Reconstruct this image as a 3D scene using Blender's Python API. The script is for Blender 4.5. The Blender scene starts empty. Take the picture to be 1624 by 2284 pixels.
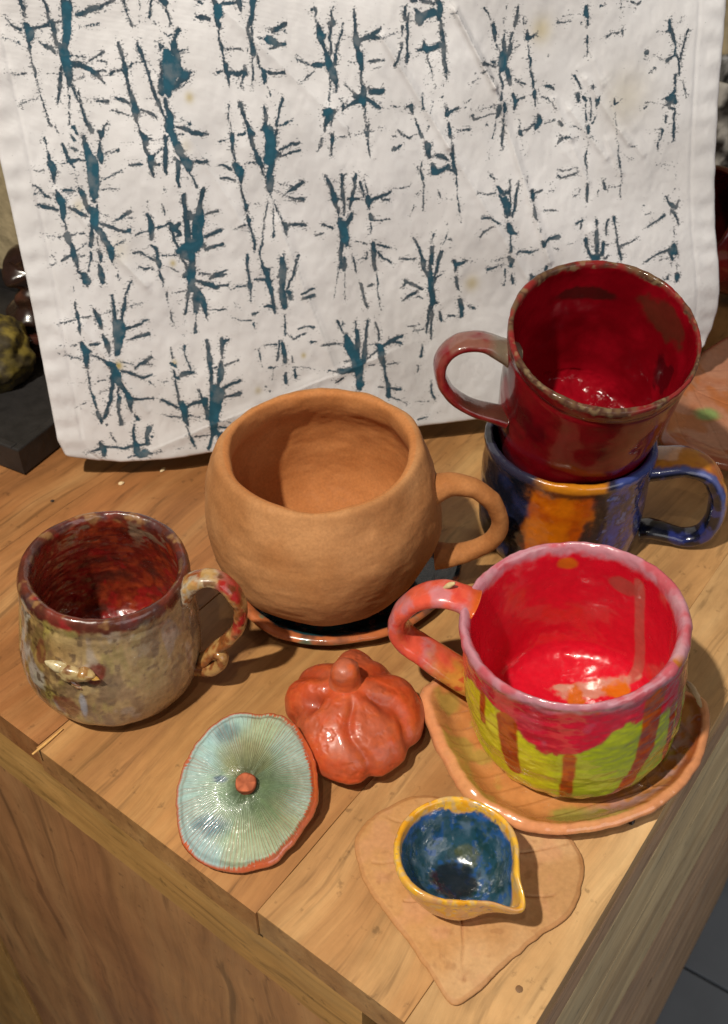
import bpy, math
import numpy as np

# ------------------------------------------------------------------ camera, light, exposure
SC = bpy.context.scene
CM = 0.01
CAM_H, PITCH, FPX = 41.0, math.radians(41), 2250.0      # camera height above the table top (cm), pitch, focal length for a 1624 px wide picture
cd = bpy.data.cameras.new('camera'); cam = bpy.data.objects.new('camera', cd); SC.collection.objects.link(cam)
cam.location = (0, 0, CAM_H*CM); cam.rotation_euler = (math.pi/2-PITCH, 0, 0)
cd.sensor_fit = 'HORIZONTAL'; cd.sensor_width = 36; cd.lens = 36*FPX/1624
cd.clip_start = 0.01; cd.clip_end = 50
cd.dof.use_dof = True; cd.dof.focus_distance = 0.46; cd.dof.aperture_fstop = 26
SC.camera = cam
SC.view_settings.view_transform = 'Standard'; SC.view_settings.look = 'None'
SC.view_settings.exposure = 0.0; SC.view_settings.gamma = 1.0
W = bpy.data.worlds.new('World'); SC.world = W; W.use_nodes = True
W.node_tree.nodes['Background'].inputs[0].default_value = (1.0, 0.93, 0.88, 1)
W.node_tree.nodes['Background'].inputs[1].default_value = 0.05

def aim(o, p):
    from mathutils import Vector
    o.rotation_euler = (Vector(p)-o.location).to_track_quat('-Z', 'Y').to_euler()
def lamp(name, kind, loc, target, power, color, **kw):
    d = bpy.data.lights.new(name, kind); d.energy = power; d.color = color
    for k, v in kw.items(): setattr(d, k, v)
    o = bpy.data.objects.new(name, d); SC.collection.objects.link(o)
    o.location = [c*CM for c in loc]; aim(o, [c*CM for c in target]); return o
lamp('ceiling_spot', 'SPOT', (-42, -14, 120), (-2, 30, 3), 83.0, (1.0, 0.925, 0.79), spot_size=1.06, spot_blend=0.75, shadow_soft_size=0.02)
lamp('second_ceiling_spot', 'SPOT', (-14, -30, 128), (4, 40, 3), 7.0, (1.0, 0.92, 0.80), spot_size=1.2, spot_blend=0.6, shadow_soft_size=0.02)
lamp('room_light', 'AREA', (118, -96, 72), (2, 34, 0), 11.0, (1.0, 0.97, 0.95), shape='RECTANGLE', size=1.7, size_y=1.2)

# ------------------------------------------------------------------ helpers
def lin(c):
    c = np.asarray(c, float)/255.0
    return np.where(c <= 0.04045, c/12.92, ((c+0.055)/1.055)**2.4)
def rgb(r, g, b, k=1.0): return lin((r, g, b))*k
def ss(a, b, x): 
    t = np.clip((x-a)/(b-a), 0, 1); return t*t*(3-2*t)
def mixc(A, B, t): 
    t = np.asarray(t)[..., None]; return A*(1-t)+B*t
def _h(i, j, k, seed):
    n = (i.astype(np.int64)*374761393+j.astype(np.int64)*668265263+k.astype(np.int64)*2147483647+seed*1274126177) & 0xffffffff
    n = ((n ^ (n >> 13))*1274126177) & 0xffffffff
    n = ((n ^ (n >> 16))*2246822519) & 0xffffffff
    return ((n ^ (n >> 15)) & 0xffffff)/float(0xffffff)
def vnoise(p, seed=0):
    f = np.floor(p); i, j, k = f[..., 0], f[..., 1], f[..., 2]; t = p-f; t = t*t*(3-2*t); x, y, z = t[..., 0], t[..., 1], t[..., 2]
    H = lambda a, b, c: _h(i+a, j+b, k+c, seed)
    return ((H(0,0,0)*(1-x)+H(1,0,0)*x)*(1-y)+(H(0,1,0)*(1-x)+H(1,1,0)*x)*y)*(1-z)+((H(0,0,1)*(1-x)+H(1,0,1)*x)*(1-y)+(H(0,1,1)*(1-x)+H(1,1,1)*x)*y)*z
def fbm(p, sc=1.0, oc=4, seed=0):
    p = np.asarray(p, float); a, s, t = 0.0, 0.0, 1.0
    for o in range(oc):
        a = a+vnoise(p*sc*(2.03**o)+17.3*o, seed+o*7)*t; s += t; t *= 0.5
    return a/s
def ell(x, y, cx, cy, rx, ry): return ((x-cx)/rx)**2+((y-cy)/ry)**2
def adiff(a, b): return (a-b+math.pi) % (2*math.pi)-math.pi

def ray(u, v):
    x, y = u-812.0, v-1142.0
    return np.array([x, FPX*math.cos(PITCH)-y*math.sin(PITCH), -FPX*math.sin(PITCH)-y*math.cos(PITCH)])
def at(u, v, z=0.0):                                   # a point at height z (cm) on the table
    d = ray(u, v); return np.array([0, 0, CAM_H])+d*(z-CAM_H)/d[2]
def on_plane(u, v, p, n):
    d = ray(u, v); o = np.array([0, 0, CAM_H]); return o+d*(np.dot(np.asarray(p)-o, n)/np.dot(d, n))

def tag(o, label=None, cat=None, group=None, kind=None):
    for k, v in (('label', label), ('category', cat), ('group', group), ('kind', kind)):
        if v: o[k] = v
    return o
def link(o, parent=None):
    SC.collection.objects.link(o)
    if parent is not None: o.parent = parent
    return o
def empty(name, B=(0, 0, 0), frame=None):
    from mathutils import Matrix
    o = bpy.data.objects.new(name, None); link(o); o.empty_display_size = 0.02
    m = Matrix.Identity(4)
    if frame is not None:
        for c in range(3):
            for r in range(3): m[r][c] = frame[c][r]
    for r in range(3): m[r][3] = B[r]*CM
    o.matrix_world = m; return o
def frame(tx=0, ty=0):                                 # leaning frame: degrees towards +x and +y
    a = np.array([math.tan(math.radians(tx)), math.tan(math.radians(ty)), 1.0]); a /= np.linalg.norm(a)
    e1 = np.array([1, 0, 0])-a[0]*a; e1 /= np.linalg.norm(e1); return e1, np.cross(a, e1), a
def mesh(name, V, F, mat, parent=None, col=None, extra=None, smooth=True):
    V = np.asarray(V, float).reshape(-1, 3); me = bpy.data.meshes.new(name)
    me.vertices.add(len(V)); me.vertices.foreach_set('co', (V*CM).astype(np.float32).ravel())
    if isinstance(F, np.ndarray): F = [F]
    cnt = np.concatenate([np.full(len(f), f.shape[1]) for f in F]); idx = np.concatenate([f.ravel() for f in F])
    me.loops.add(len(idx)); me.loops.foreach_set('vertex_index', idx.astype(np.int32))
    me.polygons.add(len(cnt)); st = np.concatenate([[0], np.cumsum(cnt)[:-1]])
    me.polygons.foreach_set('loop_start', st.astype(np.int32)); me.polygons.foreach_set('loop_total', cnt.astype(np.int32))
    me.update(calc_edges=True)
    me.polygons.foreach_set('use_smooth', np.full(len(cnt), smooth))
    def put(n, c):
        c = np.asarray(c, float).reshape(len(V), -1)
        if c.shape[1] == 3: c = np.concatenate([c, np.ones((len(V), 1))], 1)
        a = me.attributes.new(n, 'FLOAT_COLOR', 'POINT'); a.data.foreach_set('color', c.astype(np.float32).ravel())
    if col is not None: put('Col', col)
    for n, c in (extra or {}).items(): put(n, c)
    me.validate(); me.materials.append(mat)
    return link(bpy.data.objects.new(name, me), parent)
def gridF(m, n, wrap=False):                           # quads of an m x n grid, n wrapping
    i = np.arange(m-1)[:, None]; j = np.arange(n if wrap else n-1)[None, :]; k = (j+1) % n
    return np.stack([i*n+j, i*n+k, (i+1)*n+k, (i+1)*n+j], -1).reshape(-1, 4)
def spline(P, N):                                      # Catmull-Rom through control points, resampled by length
    P = np.asarray(P, float); Q = np.concatenate([[2*P[0]-P[1]], P, [2*P[-1]-P[-2]]]); o = []
    for i in range(1, len(Q)-2):
        t = np.linspace(0, 1, 40, endpoint=False)[:, None]; a, b, c, d = Q[i-1], Q[i], Q[i+1], Q[i+2]
        o.append(0.5*((2*b)+(c-a)*t+(2*a-5*b+4*c-d)*t*t+(3*b-a-3*c+d)*t**3))
    o = np.concatenate(o+[Q[-2:-1]]); nd = 3 if P.shape[1] >= 3 and P.shape[1] != 2 else 2
    L = np.concatenate([[0], np.cumsum(np.linalg.norm(np.diff(o[:, :nd], axis=0), axis=1))]); s = np.linspace(0, L[-1], N)
    return np.stack([np.interp(s, L, o[:, k]) for k in range(o.shape[1])], 1)

# ------------------------------------------------------------------ materials
def nodes(name):
    m = bpy.data.materials.new(name); m.use_nodes = True; nt = m.node_tree; b = nt.nodes['Principled BSDF']
    return m, nt, b
def N(nt, t, **kw):
    n = nt.nodes.new(t)
    for k, v in kw.items():
        if k.startswith('i_'): n.inputs[int(k[2:]) if k[2:].isdigit() else k[2:].replace('_', ' ')].default_value = v
        else: setattr(n, k, v)
    return n
def ramp(nt, stops):
    r = nt.nodes.new('ShaderNodeValToRGB'); e = r.color_ramp.elements
    while len(e) < len(stops): e.new(0.5)
    for x, (p, c) in zip(e, stops): x.position = p; x.color = (*c, 1) if len(c) == 3 else c
    return r
def coords(nt, scale=(1, 1, 1), kind='Object'):
    t = nt.nodes.new('ShaderNodeTexCoord'); m = N(nt, 'ShaderNodeMapping'); m.inputs['Scale'].default_value = scale
    nt.links.new(t.outputs[kind], m.inputs[0]); return m
def glaze(name, rough=(0.12, 0.3), bump=0.12, bscale=120, speck=0.10, sscale=300, coat=0.5, spec=0.5, sub=0.0):
    m, nt, b = nodes(name); L = nt.links.new
    at_ = N(nt, 'ShaderNodeAttribute', attribute_name='Col'); c = coords(nt)
    n1 = N(nt, 'ShaderNodeTexNoise', i_Scale=sscale, i_Detail=4.0); n2 = N(nt, 'ShaderNodeTexNoise', i_Scale=bscale, i_Detail=3.0)
    L(c.outputs[0], n1.inputs['Vector']); L(c.outputs[0], n2.inputs['Vector'])
    mr = N(nt, 'ShaderNodeMapRange', i_1=0.3, i_2=0.7, i_3=1-speck, i_4=1+speck*0.6); L(n1.outputs[0], mr.inputs[0])
    mx = N(nt, 'ShaderNodeVectorMath', operation='SCALE'); L(at_.outputs['Color'], mx.inputs[0]); L(mr.outputs[0], mx.inputs['Scale'])
    L(mx.outputs[0], b.inputs['Base Color'])
    rr = N(nt, 'ShaderNodeMapRange', i_1=0.3, i_2=0.7, i_3=rough[0], i_4=rough[1]); L(n2.outputs[0], rr.inputs[0]); L(rr.outputs[0], b.inputs['Roughness'])
    bp = N(nt, 'ShaderNodeBump', i_Strength=bump, i_Distance=0.0012); L(n2.outputs[0], bp.inputs['Height']); L(bp.outputs[0], b.inputs['Normal'])
    b.inputs['Coat Weight'].default_value = coat; b.inputs['Coat Roughness'].default_value = 0.05
    b.inputs['Specular IOR Level'].default_value = spec
    return m
GLAZE = glaze('glossy_glaze', bump=0.07)
GLAZE_ROUGH = glaze('crusty_glaze', rough=(0.14, 0.4), bump=0.2, bscale=200, speck=0.22, sscale=300, coat=0.35)
CLAY = glaze('bare_clay', rough=(0.68, 0.88), bump=0.13, bscale=300, speck=0.12, sscale=700, coat=0.0, spec=0.25)
SHEEN = glaze('waxed_clay', rough=(0.32, 0.55), bump=0.2, bscale=200, speck=0.12, sscale=300, coat=0.3)
RED_GLAZE = glaze('deep_red_glaze', rough=(0.1, 0.2), bump=0.05, speck=0.08, coat=0.08, spec=0.2)
TILE_CLAY = glaze('smooth_tan_clay', rough=(0.6, 0.8), bump=0.10, bscale=160, speck=0.10, sscale=500, coat=0.0, spec=0.3)
def wood(name, dark, mid, light, stain, grain=1.0, rough=0.5, ringx=0.0, gs=1.0):
    m, nt, b = nodes(name); L = nt.links.new
    oi = nt.nodes.new('ShaderNodeObjectInfo'); tc = nt.nodes.new('ShaderNodeTexCoord')
    off = N(nt, 'ShaderNodeVectorMath', operation='SCALE'); off.inputs[0].default_value = (3.1, 1.7, 2.3); L(oi.outputs['Random'], off.inputs['Scale'])
    ad = N(nt, 'ShaderNodeVectorMath', operation='ADD'); L(tc.outputs['Object'], ad.inputs[0]); L(off.outputs[0], ad.inputs[1])
    wn = N(nt, 'ShaderNodeTexNoise', i_Scale=7.0, i_Detail=2.0); L(ad.outputs[0], wn.inputs['Vector'])
    ws = N(nt, 'ShaderNodeVectorMath', operation='SCALE'); ws.inputs['Scale'].default_value = 0.035+ringx; L(wn.outputs['Color'], ws.inputs[0])
    wa = N(nt, 'ShaderNodeVectorMath', operation='ADD'); L(ad.outputs[0], wa.inputs[0]); L(ws.outputs[0], wa.inputs[1])
    def noise(sc, det, rgh=0.55):
        mp = N(nt, 'ShaderNodeMapping'); mp.inputs['Scale'].default_value = tuple(q*gs for q in sc); L(wa.outputs[0], mp.inputs[0])
        n = N(nt, 'ShaderNodeTexNoise', i_Scale=1.0, i_Detail=det, i_Roughness=rgh); L(mp.outputs[0], n.inputs['Vector']); return n
    g1 = noise((3.5, 38, 38), 6.0, 0.6); g2 = noise((9, 210, 210), 5.0, 0.75); g3 = noise((3, 14, 14), 3.0); g4 = noise((20, 26, 26), 5.0, 0.65)
    r1 = ramp(nt, [(0.22, dark), (0.5, mid), (0.74, light)]); L(g1.outputs[0], r1.inputs[0])
    f3 = N(nt, 'ShaderNodeMapRange', i_1=0.46, i_2=0.70, i_3=0.0, i_4=0.7); L(g3.outputs[0], f3.inputs[0])
    m1 = N(nt, 'ShaderNodeMix', data_type='RGBA'); L(f3.outputs[0], m1.inputs[0]); L(r1.outputs[0], m1.inputs[6]); m1.inputs[7].default_value = (*stain, 1)
    f2 = N(nt, 'ShaderNodeMapRange', i_1=0.30, i_2=0.56, i_3=1-0.20*grain, i_4=1.04); L(g2.outputs[0], f2.inputs[0])
    f4 = N(nt, 'ShaderNodeMapRange', i_1=0.3, i_2=0.7, i_3=0.80, i_4=1.15); L(g4.outputs[0], f4.inputs[0])
    mm = N(nt, 'ShaderNodeMath', operation='MULTIPLY'); L(f2.outputs[0], mm.inputs[0]); L(f4.outputs[0], mm.inputs[1])
    sc = N(nt, 'ShaderNodeVectorMath', operation='SCALE'); L(m1.outputs[2], sc.inputs[0])
    g5 = N(nt, 'ShaderNodeTexNoise', i_Scale=130.0, i_Detail=4.0, i_Roughness=0.6); L(ad.outputs[0], g5.inputs['Vector']); f5 = N(nt, 'ShaderNodeMapRange', i_1=0.63, i_2=0.72, i_3=1.0, i_4=0.62); L(g5.outputs[0], f5.inputs[0])
    g6 = noise((7, 170, 170), 3.0, 0.6); f6 = N(nt, 'ShaderNodeMapRange', i_1=0.58, i_2=0.68, i_3=1.0, i_4=1-0.34*grain); L(g6.outputs[0], f6.inputs[0])
    mf_ = N(nt, 'ShaderNodeMath', operation='MULTIPLY'); L(f5.outputs[0], mf_.inputs[0]); L(f6.outputs[0], mf_.inputs[1]); m5 = N(nt, 'ShaderNodeMath', operation='MULTIPLY'); L(mm.outputs[0], m5.inputs[0]); L(mf_.outputs[0], m5.inputs[1]); L(m5.outputs[0], sc.inputs['Scale']); L(sc.outputs[0], b.inputs['Base Color'])
    rr = N(nt, 'ShaderNodeMapRange', i_1=0.3, i_2=0.7, i_3=rough-0.1, i_4=rough+0.15); L(g4.outputs[0], rr.inputs[0]); L(rr.outputs[0], b.inputs['Roughness'])
    bp = N(nt, 'ShaderNodeBump', i_Strength=0.22, i_Distance=0.0008); L(g2.outputs[0], bp.inputs['Height']); L(bp.outputs[0], b.inputs['Normal'])
    b.inputs['Specular IOR Level'].default_value = 0.35
    return m
def plain(name, c, rough=0.6, bump=0.0, bscale=60, var=0.2, spec=0.4):
    m, nt, b = nodes(name); L = nt.links.new; cc = coords(nt)
    n = N(nt, 'ShaderNodeTexNoise', i_Scale=bscale, i_Detail=5.0); L(cc.outputs[0], n.inputs['Vector'])
    r = ramp(nt, [(0.3, tuple(np.asarray(c)*(1-var))), (0.7, tuple(np.clip(np.asarray(c)*(1+var), 0, 1)))]); L(n.outputs[0], r.inputs[0]); L(r.outputs[0], b.inputs['Base Color'])
    b.inputs['Roughness'].default_value = rough; b.inputs['Specular IOR Level'].default_value = spec
    if bump:
        bp = N(nt, 'ShaderNodeBump', i_Strength=bump, i_Distance=0.003); L(n.outputs[0], bp.inputs['Height']); L(bp.outputs[0], b.inputs['Normal'])
    return m
t3 = lambda r, g, b, k=1.0: tuple(float(x) for x in rgb(r, g, b, k))

# ------------------------------------------------------------------ setting: floor, wall
FLOOR_Z = -92.0
FLOOR = plain('grey_floor_tile', t3(128, 138, 150), 0.45, 0.05, 8, 0.12)
GROUT = plain('dark_grout', t3(58, 60, 62), 0.8, 0.2, 60, 0.2)
def box_arr(x0, x1, y0, y1, z0, z1, bev=0.0):
    if bev <= 0:
        V = np.array([[x, y, z] for z in (z0, z1) for x, y in ((x0, y0), (x1, y0), (x1, y1), (x0, y1))], float)
        F = np.array([[3, 2, 1, 0], [4, 5, 6, 7], [0, 1, 5, 4], [1, 2, 6, 5], [2, 3, 7, 6], [3, 0, 4, 7]]); return V, F
    b = bev
    ring = lambda d, z: [[x0+d, y0+d, z], [x1-d, y0+d, z], [x1-d, y1-d, z], [x0+d, y1-d, z]]
    V = np.array(ring(b, z0)+ring(0, z0+b)+ring(0, z1-b)+ring(b*0.35, z1-b*0.35)+ring(b, z1), float)
    F = [[3, 2, 1, 0], [16, 17, 18, 19]]
    for k in range(4):
        for i in range(4): F.append([k*4+i, k*4+(i+1) % 4, k*4+4+(i+1) % 4, k*4+4+i])
    return V, np.array(F)
V, F = box_arr(-300, 300, -200, 260, FLOOR_Z-6, FLOOR_Z-0.5)
floor = tag(mesh('floor', V, F, GROUT, smooth=False), kind='structure')
ta = math.radians(-33)
for i in range(-3, 5):
    for j in range(-3, 5):
        if not (-2 <= i <= 4 and -3 <= j <= 4): continue
        V, F = box_arr(0.2, 29.8, 0.2, 29.8, -1.2, 0.0, 0.15)
        V[:, 0] += 28.4+i*30; V[:, 1] += j*30; c, s = math.cos(ta), math.sin(ta)
        V = np.stack([V[:, 0]*c-V[:, 1]*s, V[:, 0]*s+V[:, 1]*c+53, V[:, 2]+FLOOR_Z], 1)
        mesh('tile', V, F, FLOOR, floor, smooth=False)
wallm = plain('rough_plaster', t3(178, 162, 130), 0.9, 0.9, 70, 0.22, 0.2)
V, F = box_arr(-260, 260, 92, 102, FLOOR_Z, 160)
tag(mesh('wall', V, F, wallm, smooth=False), kind='structure')

# ------------------------------------------------------------------ the wooden cabinet
CA = math.radians(53.3); E1 = np.array([math.cos(CA), math.sin(CA), 0]); E2 = np.array([-math.sin(CA), math.cos(CA), 0]); CC = np.array([4.88, 14.15, 0])
def T(x, y, z=0): return CC+E1*x+E2*y+np.array([0, 0, z])
cab = tag(empty('wooden_cabinet', CC, (E1, E2, np.array([0, 0, 1.0]))), 'old wooden cabinet with a worn plank top that carries all the pottery', 'cabinet')
WOODS = [wood('pale_plank_wood', t3(152, 114, 72), t3(192, 152, 104), t3(210, 176, 128), t3(172, 130, 84), 0.8),
         wood('tan_plank_wood', t3(138, 98, 60), t3(178, 134, 86), t3(196, 158, 108), t3(164, 110, 62), 0.9),
         wood('honey_plank_wood', t3(130, 88, 52), t3(172, 126, 76), t3(194, 154, 100), t3(146, 96, 56), 1.0),
         wood('brown_plank_wood', t3(118, 76, 44), t3(160, 110, 66), t3(182, 138, 90), t3(146, 90, 48), 1.0)]
SIDEW = wood('side_board_wood', t3(176, 150, 108), t3(214, 190, 146), t3(232, 212, 170), t3(172, 138, 100), 1.1, 0.6, 0.03, 0.7)
SIDEB = wood('side_brown_wood', t3(152, 118, 90), t3(192, 158, 124), t3(214, 184, 148), t3(160, 120, 92), 1.1, 0.6, 0.03, 0.7)
RAILW = wood('rail_wood', t3(170, 122, 64), t3(198, 150, 86), t3(212, 168, 104), t3(186, 136, 76), 0.9, 0.5)
PANELW = wood('panel_wood', t3(146, 98, 62), t3(186, 134, 86), t3(204, 158, 106), t3(150, 94, 60), 1.1, 0.55, 0.012, 0.5)
rs = np.random.RandomState(5)
def slab(name, x0, x1, y0, y1, z0, z1, m, jit=0.03, nx=60, bev=0.035, parent=cab, end_j=0.0):
    # long board along x with slightly worn, wavering edges
    xs = np.linspace(x0, x1, nx); j = lambda k: (fbm(np.stack([xs*0.35, xs*0+k*9.1+y0, xs*0+z0], 1), 1.0, 4, k)-0.5)*2*jit
    ya, yb, zt = y0+j(1), y1+j(2), z1+j(3)*0.35
    R = np.stack([np.stack([xs, ya+bev, xs*0+z0], 1), np.stack([xs, ya, xs*0+z0+bev], 1), np.stack([xs, ya, zt-bev], 1), np.stack([xs, ya+bev*0.3, zt-bev*0.3], 1), np.stack([xs, ya+bev, zt], 1),
                  np.stack([xs, yb-bev, zt], 1), np.stack([xs, yb-bev*0.3, zt-bev*0.3], 1), np.stack([xs, yb, zt-bev], 1), np.stack([xs, yb, xs*0+z0+bev], 1), np.stack([xs, yb-bev, xs*0+z0], 1)], 1)
    R[0, 3:7, 0] += bev*0.5; R[0, 0, 0] += bev*0.5; R[0, 9, 0] += bev*0.5
    F = gridF(nx, 10, True)[:, ::-1]; caps = [np.array([list(range(9, -1, -1))])[:, ::-1].copy(), np.array([[(nx-1)*10+i for i in range(9, -1, -1)]])]
    return mesh(name, R.reshape(-1, 3), [F]+caps, m, parent, smooth=False)
TH = 2.0
for (y0, y1, m, x0) in ((0.0, 4.16, 0, 0.0), (4.17, 11.80, 1, 0.05), (11.82, 26.03, 2, -0.06), (26.06, 38.9, 3, 0.1), (38.93, 52.5, 3, 0.0), (52.53, 66.0, 2, 0.05)):
    slab('plank', x0, 74 if y0 < 30 else 28.1, y0, y1, -TH, rs.uniform(-0.04, 0.0), WOODS[m])
# front rail, stile, panels (the long front runs along y)
def yslab(name, y0, y1, x0, x1, z0, z1, m, jit=0.05):
    o = slab(name, y0, y1, x0, x1, z0, z1, m, jit); 
    from mathutils import Matrix
    o.matrix_local = Matrix(((0, -1, 0, 0), (1, 0, 0, 0), (0, 0, 1, 0), (0, 0, 0, 1))); return o
yslab('front_rail', 6.3, 66, -1.5, -0.15, -6.4, -TH-0.02, RAILW, 0.09)
def zslab(name, z0, z1, y0, y1, x0, x1, m, jit=0.04):
    o = slab(name, z0, z1, y0, y1, x0, x1, m, jit)
    from mathutils import Matrix
    o.matrix_local = Matrix(((0, 0, -1, 0), (0, 1, 0, 0), (1, 0, 0, 0), (0, 0, 0, 1))); return o
zslab('front_panel', FLOOR_Z+3, -6.3, 6.0, 46.1, -1.7, -0.55, PANELW)
zslab('stile', FLOOR_Z, -6.3, 47.0, 70, -1.7, -0.5, RAILW)
V, F = box_arr(3.0, 27.5, 38.5, 66, FLOOR_Z+1, -TH-0.05); mesh('carcass', V, F, plain('dark_inside', t3(40, 28, 22), 0.8), cab, smooth=False)
V, F = box_arr(3.0, 72, 1.0, 38.4, FLOOR_Z+1, -TH-0.05); mesh('carcass', V, F, plain('dark_inside', t3(48, 34, 26), 0.8), cab, smooth=False)
zslab('corner_post', FLOOR_Z, -TH-0.05, 0.6, 5.2, -3.4, -1.4, SIDEB)
# side boards, flaring out a little towards the floor
def sboard(za, zb, m, off=0.0):
    q = lambda z: -1.90*(-z)/92.0
    xs = np.linspace(0.3+off, 73, 50); V = []
    for i, x in enumerate(xs):
        jj = (fbm(np.array([[x*0.3, za, 3.0]]), 1, 3)[0]-0.5)*0.25; j2 = (fbm(np.array([[x*0.3, zb, 3.0]]), 1, 3)[0]-0.5)*0.25
        V += [[x, q(za)+0.9, za], [x, q(za)+0.08, za+jj], [x, q(za), za-0.12+jj], [x, q(zb), zb+0.12+j2], [x, q(zb)+0.08, zb+j2], [x, q(zb)+0.9, zb]]
    F = gridF(50, 6); return mesh('side_board', np.array(V), [F, np.array([[0, 1, 2, 3, 4, 5]])], m, cab, smooth=False)
sboard(-TH-0.06, -5.0, SIDEB); sboard(-5.15, -13.5, SIDEW, 0.15); sboard(-13.7, -30.0, SIDEW); sboard(-30.2, -46.0, SIDEB, 0.2); sboard(-47.0, -91.9, SIDEB)
# the plastered wall the cabinet's far end stands against
V, F = box_arr(28.2, 90, 39.0, 130, FLOOR_Z, 120); tag(mesh('wall', V[:, 0:1]*E1+V[:, 1:2]*E2+V[:, 2:3]*np.array([0, 0, 1.0])+CC, F, wallm, smooth=False), kind='structure')
# nails and small dark marks in the top
NAIL = plain('dark_nail_iron', t3(124, 92, 62), 0.6)
def disc_arr(c, r, h, n=14, seed=0):
    a = np.linspace(0, 2*np.pi, n, endpoint=False); w = r*(1+0.2*(np.random.RandomState(seed).rand(n)-0.5))
    V = np.concatenate([np.stack([w*np.cos(a), w*np.sin(a), a*0], 1), np.stack([w*0.8*np.cos(a), w*0.8*np.sin(a), a*0+h], 1)])+c
    return V, [gridF(2, n, True), np.arange(n, 2*n)[None]]
def loc(u, v, z=0):
    d = at(u, v, z)-CC; return np.array([d@E1, d@E2, z])
for k, (u, v, r) in enumerate(((1158, 2206, .15),)):
    V, F = disc_arr(loc(u, v, 0.0), r, 0.012, seed=k); mesh('nail', V, F, NAIL, cab)

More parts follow.
